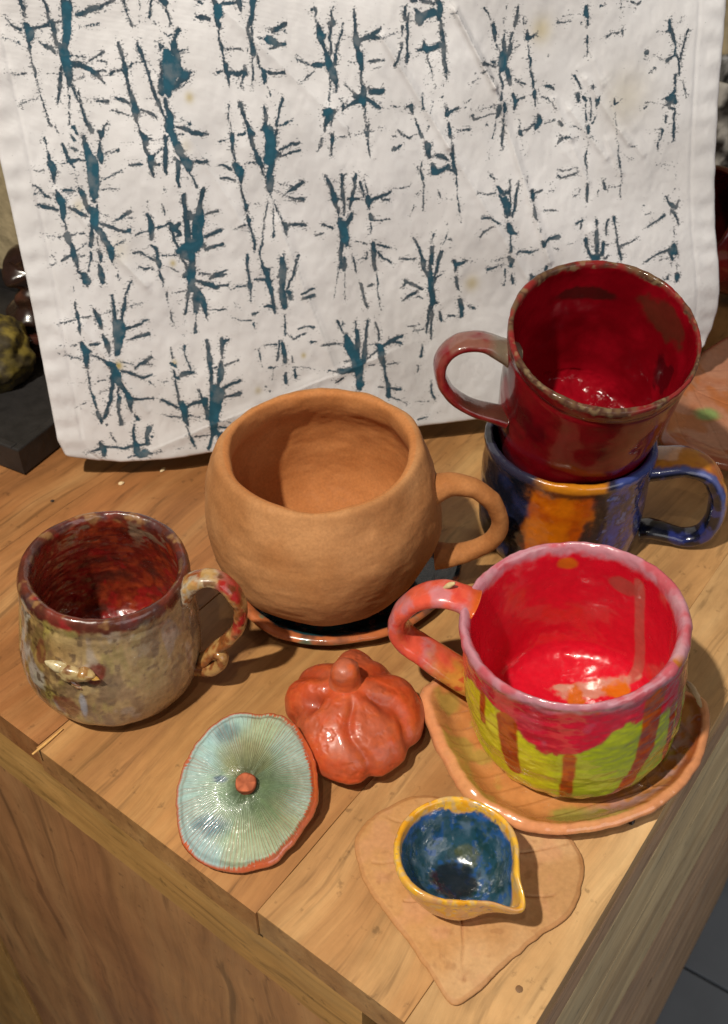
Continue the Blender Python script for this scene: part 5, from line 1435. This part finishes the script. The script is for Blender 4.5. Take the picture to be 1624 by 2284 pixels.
# --- dark teal saucer under the terracotta mug
tc_ = TB[:2]+np.array([0.3, -.2])
tR = outline([(543, 1362), (556, 1386), (600, 1416), (660, 1434), (720, 1440), (800, 1433), (870, 1418), (935, 1385), (985, 1340), (1015, 1296), (1022, 1262)], .5, tc_, [tc_+np.array([5.6, 3.2]), tc_+np.array([3, 5]), tc_+np.array([-1, 5.3]), tc_+np.array([-4, 4.2]), tc_+np.array([-5.6, 1.6]), tc_+np.array([-5.6, -.6])])
def t_top(rho, t, x, y): return .78+.28*ss(.8, 1, rho)+.12*(fbm(np.stack([x, y, x*0], -1), .7, 3, 46)-.5)+.30*ss(.8, 1, np.cos(t-D(205)))*ss(.75, 1, rho)
def t_bot(rho, t, x, y): return .06+.55*ss(.55, 1.0, rho)+.30*ss(.8, 1, np.cos(t-D(205)))*ss(.75, 1, rho)
def t_col(g):
    n1 = fbm(g['V'], .6, 4, 47); n2 = fbm(g['V'], 2.5, 3, 48)
    c = mixc(rgb(16, 40, 46, .9), rgb(26, 74, 80, .85), ss(.4, .68, n1)); c = mixc(c, rgb(120, 60, 44, .7), ss(.58, .66, n2)*.5)
    e = mixc(rgb(196, 112, 66, .85), rgb(120, 150, 120, .8), ss(.58, .66, n1)); e = mixc(e, rgb(70, 60, 56), ss(.55, .7, fbm(g['V'], .9, 3, 49))*.7); return mixc(c, e, ss(.945, .98, g['rho']+(n2-.5)*.04-.05*ss(0, -1, np.cos(g['t']-D(200)))+.05*ss(.5, 1, np.cos(g['t']-D(205)))))
tag(plate(tR, t_top, t_bot, 360, 90, t_col, GLAZE, 'saucer', [tc_[0], tc_[1], 0]), 'dark teal glazed saucer with an orange edge, under the round terracotta mug', 'saucer')

# --- heart-shaped leaf tile under the spouted bowl
lc = at(1050, 1950, .3)[:2]
lR = outline([(795, 1890), (800, 1855), (818, 1830), (850, 1808), (900, 1782), (945, 1773), (985, 1778), (1010, 1792), (1040, 1815), (1070, 1835), (1130, 1842), (1200, 1850), (1258, 1853), (1280, 1872), (1297, 1905), (1302, 1940), (1294, 1975), (1285, 2010), (1265, 2042), (1215, 2072), (1180, 2098), (1140, 2130), (1105, 2165), (1060, 2205), (1030, 2228), (1012, 2240), (1000, 2228), (985, 2200), (960, 2160), (930, 2115), (900, 2075), (870, 2038), (840, 2000), (812, 1950)], .3, lc)
def l_top(rho, t, x, y):
    f = fbm(np.stack([x, y, x*0], -1), .5, 3, 51); return .25+.13*(f-.5)-.06*ss(.965, 1, rho)+.035*(fbm(np.stack([x, y, x*0], -1), 2.2, 3, 52)-.5)-.12*l_vein(x, y)
def l_vein(x, y):
    q_ = np.stack([x, y, x*0], -1); v = 0; x = x+.5*(fbm(q_, .8, 3, 56)-.5); y = y+.5*(fbm(q_, .8, 3, 57)-.5)
    for (ax, ay, bx, by, w) in ((-.6, 2.2, -.5, -4.6, .05), (-.5, 1.0, -4.2, .6, .04), (-.5, .3, 4.6, 1.6, .04), (-.5, -.8, 3.4, -.9, .04), (-.5, -1.4, -3.0, -1.2, .035), (-.5, 1.6, -3.6, 2.9, .035), (-.4, 1.0, 3.6, 2.9, .035)):
        dx, dy = bx-ax, by-ay; tt = np.clip(((x-ax)*dx+(y-ay)*dy)/(dx*dx+dy*dy), 0, 1); d = np.hypot(x-ax-tt*dx, y-ay-tt*dy); v = np.maximum(v, np.exp(-(d/w)**2)*(1-.5*tt))
    return v
def l_col(g):
    p = g['V']; n1 = fbm(p, .45, 4, 53); n2 = fbm(p, 2.0, 4, 54); x, y = p[..., 0], p[..., 1]
    c = mixc(rgb(188, 142, 94, .88), rgb(202, 160, 114, .9), ss(.35, .65, n1)); c = mixc(c, rgb(196, 138, 76, .86), ss(.2, -.8, x/4+(n1-.5)*1.4)*.6); c = mixc(c, rgb(206, 150, 110, .86), ss(.56, .7, fbm(p, .8, 3, 55))*.5); c = mixc(c, rgb(150, 100, 60, .8), ss(.6, .72, n2)*.35)
    c = mixc(c, rgb(132, 84, 50, .8), l_vein(x, y)*.4*g['top']); return mixc(c, rgb(176, 118, 70, .84), ss(.96, .99, g['rho'])*.5)
tag(plate(lR, l_top, lambda r, t, x, y: .03+0*x, 400, 110, l_col, TILE_CLAY, 'leaf_tile', [lc[0], lc[1], 0], jit=.11), 'thin flat heart-shaped leaf of tan clay lying at the front of the cabinet top', 'clay leaf')

# --- small spouted bowl
bc = at(1020, 1914, 2.75)[:2]
BPs = np.array([bc[0], bc[1], .36]); SP = D(-43)
bowl = tag(empty('spouted_bowl', BPs), 'small pouring bowl glazed blue inside with a yellow rim and pinched spout', 'bowl')
def bowl_xf(x, y, z, g):
    k = ss(.5, 2.75, z); da = adiff(g['t'], SP); s = np.exp(-(da/.22)**2)
    rad = (1+k*(.30*s-.04*np.exp(-((np.abs(da)-.6)/.3)**2)-.15*np.exp(-(adiff(g['t'], D(-98))/.55)**2)))*.89; 
    z2 = z-k*(.10*np.exp(-(adiff(g['t'], D(-92))/.5)**2)+.30*s)
    return x*rad, y*rad, z2
def bowl_col(g):
    p = g['p']; n1 = fbm(p, 1.7, 4, 121); n2 = fbm(p, 3.5, 4, 122); n3 = fbm(p, 3.2, 3, 123); h = g['z']
    i = mixc(rgb(34, 70, 86, .9), rgb(88, 112, 134, .85), ss(.35, .8, n1)); i = mixc(i, rgb(36, 84, 150, .8), ss(.55, .66, n3)*.7); i = mixc(i, rgb(130, 144, 150, .8), ss(.66, .74, n2)*.35); i = mixc(i, rgb(20, 50, 46), ss(.56, .7, fbm(p, 1.4, 3, 125))*.7)
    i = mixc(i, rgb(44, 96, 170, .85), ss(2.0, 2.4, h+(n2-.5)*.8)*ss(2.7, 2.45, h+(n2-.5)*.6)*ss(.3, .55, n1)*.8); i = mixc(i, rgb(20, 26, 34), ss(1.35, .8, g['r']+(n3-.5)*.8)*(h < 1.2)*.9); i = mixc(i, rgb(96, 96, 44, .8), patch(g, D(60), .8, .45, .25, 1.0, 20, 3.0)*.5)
    y = mixc(rgb(232, 180, 60, .92), rgb(222, 156, 36, .92), ss(.4, .65, n1)); y = mixc(y, rgb(206, 176, 130, .85), ss(.5, .64, n2)*.7); y = mixc(y, rgb(206, 150, 110, .85), ss(.2, 1, np.cos(g['t']-D(-90)))*ss(.45, .6, n3)*.7); y = mixc(y, rgb(90, 100, 130, .8), ss(.70, .76, fbm(p, 4, 3, 126))*.7*(h > 2.2))
    o = mixc(y, rgb(206, 150, 84, .88), ss(2.3, 1.0, h)*.7); o = mixc(o, rgb(206, 196, 186, .9), ss(.35, .1, h)*ss(.4, .6, n2)); c = mixc(o, i, g['inn'])
    top = ss(2.42, 2.66, h+(n2-.5)*.45+.3*np.exp(-(adiff(g['t'], D(85))/.3)**2)*ss(.4, .6, n3)+.45*np.exp(-(adiff(g['t'], SP)/.28)**2)); return mixc(c, y, np.where(g['inn'] > .5, top, 1-ss(1, .4, h)*.2)*np.where(g['inn'] > .5, 1, .55))
vessel(bowl, 'body', [(0, 0), (1.1, 0), (1.45, .05), (1.65, .3), (2.2, .95), (2.65, 1.8), (2.88, 2.45), (2.97, 2.75), (2.88, 2.92), (2.72, 2.86), (2.62, 2.6), (2.4, 1.95), (1.95, 1.2), (1.25, .66), (.55, .5), (0, .48)], lambda g: .14*(fbm(g['p'], .6, 3, 127)-.5)+.06*(fbm(g['p'], 2, 3, 128)-.5), bowl_col, GLAZE, 360, 280, bowl_xf)

# --- orange lobed gourd
pc = at(790, 1606, 1.2)[:2]; nb = at(770, 1505, 3.9)[:2]-pc
pR = outline([(637, 1562), (640, 1598), (655, 1632), (668, 1668), (690, 1705), (722, 1732), (752, 1744), (782, 1750), (830, 1742), (880, 1714), (925, 1668), (946, 1612), (944, 1578)], 1.1, pc, [at(936, 1545, 1.6)[:2], at(915, 1510, 2.0)[:2], at(880, 1478, 2.2)[:2], at(848, 1470, 2.2)[:2], at(826, 1452, 2.2)[:2], at(798, 1441, 2.2)[:2], at(768, 1452, 2.2)[:2], at(748, 1480, 2.2)[:2], at(700, 1488, 2.0)[:2], at(658, 1508, 1.7)[:2]])
gourd = tag(empty('clay_gourd', [pc[0], pc[1], 0]), 'shiny orange lobed clay gourd with a stubby stem on top', 'clay gourd')
def gourd_mesh():
    nt_, nf = 420, 220; t = np.linspace(0, 2*np.pi, nt_, endpoint=False)[None]; f = np.linspace(0.012, 1, nf)[:, None]; ph = f*math.radians(152)
    rho = np.sin(ph)*np.where(ph > np.pi/2, .35+.65*np.sin(ph), 1); R = pR(t); zc, zu = 1.2, 2.2
    z = zc+np.where(ph < np.pi/2, zu, 1.35)*np.cos(ph); k = 1-np.sin(ph)
    x = rho*R*np.cos(t)+nb[0]*np.clip(np.cos(ph), 0, 1)**1.2*.9; y = rho*R*np.sin(t)+nb[1]*np.clip(np.cos(ph), 0, 1)**1.2*.9
    z = z+0*t; P = np.stack([x, y, z], -1); tn = np.arctan2(y-nb[1]*.9, x-nb[0]*.9); rn = np.hypot(y-nb[1]*.9, x-nb[0]*.9); lim = ss(.5, 1.7, rn)*ss(2.9, 2.2, ph)
    d = 0
    for a, w, dep, wob in ((-80, .11, .22, .12), (-160, .17, .26, .08), (-28, .15, .24, -.15), (150, .2, .28, 0), (38, .2, .28, 0)): d = d-dep*np.exp(-(adiff(tn, D(a)+wob*np.sin(rn*2))/(w*(.6+.25*rn)/np.maximum(rn*.5, .45)))**2)
    d = d*lim+.26*(fbm(P, .5, 3, 131)-.5)+.08*(fbm(P, 1.3, 3, 132)-.5)-.05*ss(.55, .75, fbm(P, 1.6, 3, 133))*lim
    d = d-.45*np.exp(-(((tn-D(-150) +np.pi)%(2*np.pi)-np.pi)/.16)**2-((rn-1.9)/.5)**2)-.35*np.exp(-((adiff(tn, D(-30)))/.18)**2-((rn-2.2)/.6)**2)
    n = np.stack([np.sin(ph)*np.cos(t), np.sin(ph)*np.sin(t), np.cos(ph)+0*t], -1); P = P+n*d[..., None]; P[..., 2] = np.maximum(P[..., 2], 0.01)
    n1 = fbm(P, .8, 4, 134); n2 = fbm(P, 2.6, 3, 135); c = mixc(rgb(196, 78, 36, .86), rgb(186, 88, 54, .82), ss(.4, .65, n1)); c = mixc(c, rgb(200, 92, 44, .84), ss(.55, .7, n2)*.5)
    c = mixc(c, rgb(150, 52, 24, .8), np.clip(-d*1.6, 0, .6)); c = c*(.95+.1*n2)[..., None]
    mesh('body', P.reshape(-1, 3), [gridF(nf, nt_, True), np.arange(nt_)[None, ::-1].copy()], SHEEN_G, gourd, np.clip(c, 0, 1).reshape(-1, 3))
SHEEN_G = glaze('satin_orange_clay', rough=(0.38, 0.6), bump=0.3, bscale=150, speck=0.14, sscale=400, coat=0.28)
gourd_mesh()
def stub(parent, base, P, name, mat, col, nseg=30):
    S = spline(np.array(P, float), 44); a = np.linspace(0, 2*np.pi, nseg, endpoint=False); V = np.stack([S[:, 0:1]+S[:, 3:4]*np.cos(a), S[:, 1:2]+S[:, 3:4]*np.sin(a), S[:, 2:3]+0*a], -1)+np.asarray(base)
    V = V+(fbm(V, 2.2, 3, 8)-.5)[..., None]*.14; c = col(V); return mesh(name, V.reshape(-1, 3), [gridF(44, nseg, True), (43*nseg+np.arange(nseg))[None]], mat, parent, np.clip(c, 0, 1).reshape(-1, 3))
stub(gourd, [nb[0], nb[1], 0], [(0, .1, 2.7, 1.0), (0, .1, 3.2, .84), (0, .1, 3.5, .74), (0, .08, 3.9, .71), (0, .06, 4.25, .64), (0, .05, 4.52, .46), (0, .04, 4.64, .2), (0, .04, 4.66, .02)], 'stem', SHEEN_G, lambda V: mixc(rgb(200, 90, 44, .84), rgb(190, 100, 70, .82), ss(.4, .6, fbm(V, 1.6, 3, 9))))

# --- pale blue mushroom cap, gills up, leaning on the gourd
mf = frame(5, 24); mf = (np.cross(mf[1], mf[2]), mf[1], mf[2]); mf = frame(4, -22)
mB = at(549, 1750, 2.3)
def on_cap(u, v):
    p = on_plane(u, v, mB, mf[2])-mB; return np.array([p@mf[0], p@mf[1], 0])
mR = outline([(397, 1778), (398, 1815), (404, 1850), (412, 1880), (432, 1898), (458, 1918), (490, 1928), (530, 1932), (570, 1928), (610, 1915), (632, 1890), (655, 1868), (672, 1840), (692, 1815), (703, 1780), (702, 1735), (700, 1698), (690, 1672), (672, 1640), (655, 1615), (632, 1598), (600, 1590), (575, 1592), (550, 1587), (520, 1590), (490, 1604), (462, 1628), (440, 1655), (416, 1700), (402, 1742)], 0, np.zeros(2), (), on_cap)
gR = lambda t: mR(t)*(1.0-.085*ss(-.5, .9, np.cos(t-D(-18)))-.02*np.sin(t*5+.7))
NG = 118
def gill(t, rho): 
    a = t*NG/(2*np.pi)+.6*(fbm(np.stack([np.cos(t)*2, np.sin(t)*2, rho*1.2], -1), 2, 3, 141)-.5)*4; w = np.abs(((a) % 1)-.5)*2; a2 = (t*NG*2/(2*np.pi)+3*fbm(np.stack([np.cos(t)*2, np.sin(t)*2, rho], -1), 3, 2, 142)); w2 = np.abs((a2 % 1)-.5)*2
    return ss(.15, .8, w)*(1-.45*ss(.6, .75, rho))+.45*ss(.2, .8, w2)*ss(.55, .75, rho)
def m_top(rho, t, x, y):
    base = .15-.12*np.exp(-(rho/.14)**2)-.50*rho**2-.16*ss(.93, 1, rho)
    return base+.05*gill(t, rho)*ss(.08, .16, rho)*ss(.97, .9, rho)+.10*(fbm(np.stack([x, y, x*0], -1), .5, 3, 143)-.5)
def m_bot(rho, t, x, y): return -.78-.9*(1-rho**2.4)*.9-.05*ss(.9, 1, rho)
def m_col(g):
    V = g['V']; rho, t = g['rho'], g['t']; pr = np.stack([np.cos(t)*2.2, np.sin(t)*2.2, rho*.35], -1); n1 = fbm(V, .5, 4, 144); n2 = fbm(V, 2.2, 3, 145); nr_ = fbm(pr, 2.6, 4, 146); x, y = V[..., 0], V[..., 1]
    c = mixc(rgb(162, 194, 182, .92), rgb(168, 192, 158, .92), ss(.38, .62, n1)); c = mixc(c, rgb(164, 198, 204, .94), ss(.2, -.8, x/3+(n1-.5))*.7)
    c = mixc(c, rgb(104, 124, 84, .8), ss(2.7, .5, np.hypot(x-.75, y+.2)+(nr_-.5)*1.6)*.85); c = mixc(c, rgb(150, 140, 96, .82), ss(1.5, .4, np.hypot(x+.1, y-1.2)+(nr_-.5)*1.4)*.6)
    c = mixc(c, rgb(52, 112, 132, .95), ss(1.25, .3, np.sqrt(ell(x, y, -1.5, -1.75, .9, .55))+(nr_-.5)*1.4)*.85); c = mixc(c, rgb(44, 84, 128, .85), ss(1.2, .4, np.sqrt(ell(x, y, -1.15, .2, .35, .2))+(nr_-.5)*1.2)*.75); c = mixc(c, rgb(70, 110, 118, .8), ss(1.2, .4, np.sqrt(ell(x, y, -1.0, 2.35, .6, .5))+(nr_-.5)*1.3)*.6)
    gl = gill(t, rho); c = mixc(c, mixc(rgb(170, 112, 88, .8), rgb(96, 110, 96, .8), ss(2.4, .8, np.hypot(x, y))), (1-gl)*.55*ss(.1, .2, rho)*ss(.2, .6, nr_+.35*ss(.5, 1, rho)*ss(-.6, .8, np.cos(t-D(-20)))))
    e = g['rho']*mR(t)-gR(t)-.13+(nr_-.5)*.35+(1-gl)*.10; org = mixc(rgb(208, 98, 54, .84), rgb(196, 106, 76, .84), ss(.4, .65, n1)); c = mixc(c, org, ss(-.03, .06, e)); return np.where(g['top'][..., None], c, org)
cap = tag(plate(mR, m_top, m_bot, 1100, 110, m_col, glaze('pearly_glaze', rough=(0.12, 0.26), bump=0.4, bscale=320, speck=0.12, sscale=420, coat=1.0), 'clay_mushroom', mB, mf, jit=.09, pw=.85), 'pale blue-green clay mushroom cap lying gills up, with an orange edge', 'clay mushroom')
stub(cap, [0, 0, 0], [(0, 0, -.35, .62), (0, 0, -.1, .52), (0, 0, .15, .47), (0, -.02, .4, .46), (0, -.04, .58, .45), (0, -.04, .64, .36), (0, -.04, .66, .05)], 'stem', CLAY, lambda V: mixc(rgb(200, 110, 74, .86), rgb(160, 84, 54, .8), ss(.45, .62, fbm(V, 4, 3, 10))), 26)

# --- things at the back, partly behind the cloth
DARKG = glaze('dark_brown_glaze', rough=(0.1, 0.35), bump=0.5, bscale=60, speck=0.4, sscale=80, coat=0.6)
def lump(name, c, r, colA, colB, mat, label, cat, amp=.35, sc_=.35, seed=0, parent=None):
    u = np.linspace(0, 2*np.pi, 90, endpoint=False)[None]; v = np.linspace(.02, np.pi-.02, 60)[:, None]; n = np.stack([np.sin(v)*np.cos(u), np.sin(v)*np.sin(u), np.cos(v)+0*u], -1); P = n*np.asarray(r); k = 1+amp*2*(fbm(P+seed*11.0, sc_, 4, seed)-.5); P = P*k[..., None]
    P[..., 2] = np.maximum(P[..., 2]+c[2], 0.02)-c[2]; n1 = fbm(P, sc_*3, 4, seed+3)
    o = mesh(name, (P+np.asarray(c)).reshape(-1, 3), gridF(60, 90, True), mat, parent, mixc(np.asarray(colA), np.asarray(colB), ss(.4, .65, n1)).reshape(-1, 3)); 
    return tag(o, label, cat) if label else o
# dark tray with a low rim
tp = at(-10, 935, 0)
tray = tag(empty('black_tray', [tp[0]-3.5, tp[1]+5, 0], frame()), 'black shallow tray standing at the back left beside the cloth', 'tray')
TRM = plain('black_tray_paint', t3(40, 38, 38), .45, .15, 120, .25)
tr_a = math.radians(-28)
def trb(n, x0, x1, y0, y1, z0, z1):
    V, F = box_arr(x0, x1, y0, y1, z0, z1, .12); c, s = math.cos(tr_a), math.sin(tr_a); V = np.stack([V[:, 0]*c-V[:, 1]*s, V[:, 0]*s+V[:, 1]*c, V[:, 2]], 1); mesh(n, V, F, TRM, tray, smooth=False)
trb('base', -14, 11, -6, 11, .05, .5); trb('rim', -14, 11, -6.6, -6.0, .05, 2.1); trb('rim', 11, 11.6, -6.6, 11, .05, 2.1); trb('rim', -14, 11, 11, 11.6, .05, 2.1); trb('rim', -14.6, -14, -6.6, 11.6, .05, 2.1)
lump('mossy_stone', [tp[0]-1.2, tp[1]+4.6, 2.4], (3.4, 3.0, 2.7), rgb(58, 48, 24), rgb(120, 104, 40), glaze('rough_stone', (.5, .8), .8, 90, .5, 120, 0), 'rough gold and brown stone lump in the black tray', 'stone', .3, .5, 5)
# dark glazed figure: stacked twisted bulges
fp = at(62, 900, 0); fp = np.array([fp[0]-1.6, fp[1]+7.0, 0])
fig = tag(empty('glazed_figure', fp), 'dark brown glazed twisted figure half hidden behind the left cloth edge', 'figure')
def fig_mesh():
    S = spline(np.array([(1.0, 0, .3, 1.9), (1.0, 0, 1.7, 1.6), (.5, 0, 2.9, 1.7), (1.0, 0, 4.2, 1.35), (1.5, 0, 5.4, 1.1), (1.2, 0, 6.4, 1.3), (1.2, .2, 7.3, 1.35), (1.8, .3, 8.2, 1.1), (2.4, .3, 8.8, .6), (2.7, .3, 9.0, .1)], float), 160); a = np.linspace(0, 2*np.pi, 70, endpoint=False)
    r = S[:, 3:4]*(1+.22*np.sin(2*a[None]+S[:, 2:3]*1.1)+.12*np.sin(S[:, 2:3]*4.1)); V = np.stack([S[:, 0:1]+r*np.cos(a), S[:, 1:2]+r*np.sin(a), S[:, 2:3]+0*a], -1); V = V+(fbm(V, .8, 3, 5)-.5)[..., None]*.7
    mesh('body', V.reshape(-1, 3), [gridF(160, 70, True), np.arange(70)[None, ::-1].copy()], DARKG, fig, mixc(rgb(44, 28, 22), rgb(84, 50, 36), ss(.45, .68, fbm(V, .6, 4, 6))).reshape(-1, 3))
    t = np.linspace(0, 1, 9)[:, None]; arm = np.concatenate([np.array([2.2, -1.2, 2.0])*(1-t)+np.array([-.6, -1.6, 3.6])*t+np.array([0, -.6, -.6])*np.sin(math.pi*t), .5-.2*t], 1)
    rod('arm', arm, .7, DARKG, rgb(70, 36, 30), fig, 20, 3)
fig_mesh()
# leaf plate at the back right
qc = at(1640, 905, 1.6)[:2]
qR = outline([(1478, 978), (1488, 950), (1505, 905), (1528, 858), (1552, 812), (1590, 780), (1640, 752), (1740, 745), (1830, 800), (1850, 880), (1800, 960), (1720, 1020), (1640, 1040), (1560, 1020), (1510, 1000)], 1.6, qc)
def q_col(g):
    p = g['V']; n1 = fbm(p, .4, 4, 151); n2 = fbm(p, 1.6, 3, 152); x, y = p[..., 0], p[..., 1]; c = mixc(rgb(190, 122, 88, .84), rgb(196, 138, 110, .84), ss(.35, .65, n1)); c = mixc(c, rgb(190, 110, 56, .82), ss(.54, .66, fbm(p, .6, 3, 153))*.7)
    gp = at(1580, 922, 1.6)[:2]-qc; c = mixc(c, rgb(140, 160, 96, .84), ss(1.3, .5, np.sqrt(ell(x, y, gp[0], gp[1], .9, .75))+(n2-.5)*.6)); v = vein(x, y, D(-40), 3.0); c = mixc(c, rgb(120, 72, 46, .8), np.clip(v, 0, 1)*.3*g['top']); return mixc(c, rgb(160, 72, 36, .82), ss(.95, .985, g['rho'])*.7)
tag(plate(qR, lambda r, t, x, y: 1.5+.45*ss(.7, 1, r)+.15*(fbm(np.stack([x, y, x*0], -1), .4, 3, 154)-.5)-.04*vein(x, y, D(-40), 3.0), lambda r, t, x, y: .05+1.1*ss(.45, 1, r), 300, 80, q_col, GLAZE, 'leaf_plate', [qc[0], qc[1], 0]), 'orange-pink leaf-shaped plate with a green spot, at the back right edge', 'plate')
def cup(name, label, cat, B, prof, ca, cb, mat, fr=frame(), seed=0, handle_=None):
    e = tag(empty(name, B, fr), label, cat); vessel(e, 'body', prof, lambda g: .2*(fbm(g['p'], .4, 3, seed)-.5), lambda g: mixc(np.asarray(ca), np.asarray(cb), ss(.4, .65, fbm(g['p'], .7, 4, seed+1))), mat, 120, 90); return e
r0 = at(1640, 760, 0)
CPR = [(0, 0), (2.6, 0), (3.4, .4), (4.0, 2.5), (4.2, 5), (4.3, 7.4), (4.15, 7.7), (3.9, 7.5), (3.7, 5), (3.5, 2.5), (2.6, .8), (0, .6)]
def behind(u, v, dist, z):                              # a spot on a given depth line
    d = ray(u, v); s = (dist)/d[1]; p = np.array([0, 0, CAM_H])+d*s; return p
pz = behind(1632, 610, 74, 0)
cup('red_cup', 'red glazed cup tipped on its side behind the right edge of the cloth', 'cup', [pz[0]+2.0, 74, max(pz[2]-4.0, 3.6)], CPR, rgb(130, 24, 26, .8), rgb(96, 14, 20, .8), GLAZE, frame(-60, -20), 7)
pz2 = behind(1610, 760, 72, 0)
lump('bronze_lump', [pz2[0]+2.2, 73, 2.2], (3.0, 2.6, 2.3), rgb(96, 78, 44), rgb(140, 118, 66), GLAZE_ROUGH, 'bronze-green glazed lump beside the red cup at the back right', 'pottery', .25, .5, 9)
def shelf_cup(u, v, y, r, ca, cb, name, label, cat, seed, h=6.0):
    p = behind(u, v, y, 0); k = r/4.3; prof = [(a*k, b*h/7.7) for a, b in CPR]; return cup(name, label, cat, [p[0], y, p[2]-h*.5], prof, ca, cb, GLAZE, frame(), seed)
# back shelf that carries the cups seen past the right edge
sh_z = behind(1620, 470, 84, 0)[2]
V, F = box_arr(44, 110, 82, 104, FLOOR_Z+1, sh_z, .3); tag(mesh('back_cupboard', V, F, plain('beige_board', t3(176, 156, 126), .7, .1, 20, .1), smooth=False), 'beige painted cupboard standing against the wall at the back right', 'cupboard')
kz = sh_z+0.02
b1 = behind(1640, 170, 86, 0)
e = cup('striped_jar', 'black and white streaked jar on the cupboard at the far right', 'jar', [b1[0]+1.5, 87, kz], [(a*1.05, b*1.4) for a, b in CPR], rgb(30, 28, 28), rgb(200, 196, 190, .8), GLAZE, frame(), 21)
b2 = behind(1650, 60, 94, 0)
cup('teal_jar', 'teal and green glazed tall jar on the cupboard at the far right', 'jar', [b2[0]+2.0, 96, kz], [(a*1.0, b*2.9) for a, b in CPR], rgb(30, 130, 140, .8), rgb(60, 110, 60, .8), GLAZE, frame(), 25)

# --- crumb stuck on the pink mug's handle
_hn = np.array([-math.sin(D(162)), math.cos(D(162)), 0]); _c0, _c1 = on_plane(990, 1312, LB, _hn), on_plane(1014, 1301, LB, _hn)
tag(rod('crumb', [[*_c0, .06], [*((_c0+_c1)/2+np.array([0, 0, .03])), .13], [*_c1, .06]], .1, CLAY, rgb(196, 176, 130)), 'small beige crumb stuck where the pink mug handle meets the rim', 'crumb')
# --- crumbs and chips on the table top
CH = plain('pale_chip', t3(214, 190, 150), .7); BD = plain('dark_bead', t3(58, 50, 46), .35)
def chip(u, v, r, m, label, name='wood_chip', seed=0, st=1.0, rot=0.0):
    p = at(u, v, 0); s = np.random.RandomState(seed); a = np.linspace(0, 2*np.pi, 8, endpoint=False); V = []
    for z, k in ((0.012, .8), (r*.5, 1.0), (r*.9, .55)): V += [[r*k*math.cos(q)*st*(.8+.4*s.rand()), r*k*math.sin(q)*(.8+.4*s.rand()), z] for q in a]
    V = np.array(V); c, n = math.cos(rot), math.sin(rot); V = np.stack([V[:, 0]*c-V[:, 1]*n, V[:, 0]*n+V[:, 1]*c, V[:, 2]], 1)
    return tag(mesh(name, V+p, [gridF(3, 8, True), np.arange(16, 24)[None], np.arange(8)[None, ::-1].copy()], m, smooth=False), label, 'crumb')
chip(1407, 1833, .2, BD, 'tiny dark bead on the wood just in front of the leaf saucer', 'bead', 1)
chip(270, 1080, .16, CH, 'pale wood chip on the table below the cloth', 'wood_chip', 2, 1.3, .5)
chip(363, 1049, .13, CH, 'thin pale sliver lying at the edge of the cloth shadow', 'wood_sliver', 3, 2.2, 1.2)
chip(117, 1118, .10, BD, 'dark speck on the bare wood behind the cream mug', 'speck', 4, 1.4, 1)
S0 = [*at(72, 1683, .06), .05]; S1 = [*at(100, 1660, .05), .07]; S2 = [*at(140, 1626, .05), .03]
tag(rod('splinter', [S0, S1, S2], .05, CLAY, rgb(206, 160, 96)), 'long pale splinter along the plank joint at the left front edge', 'splinter')
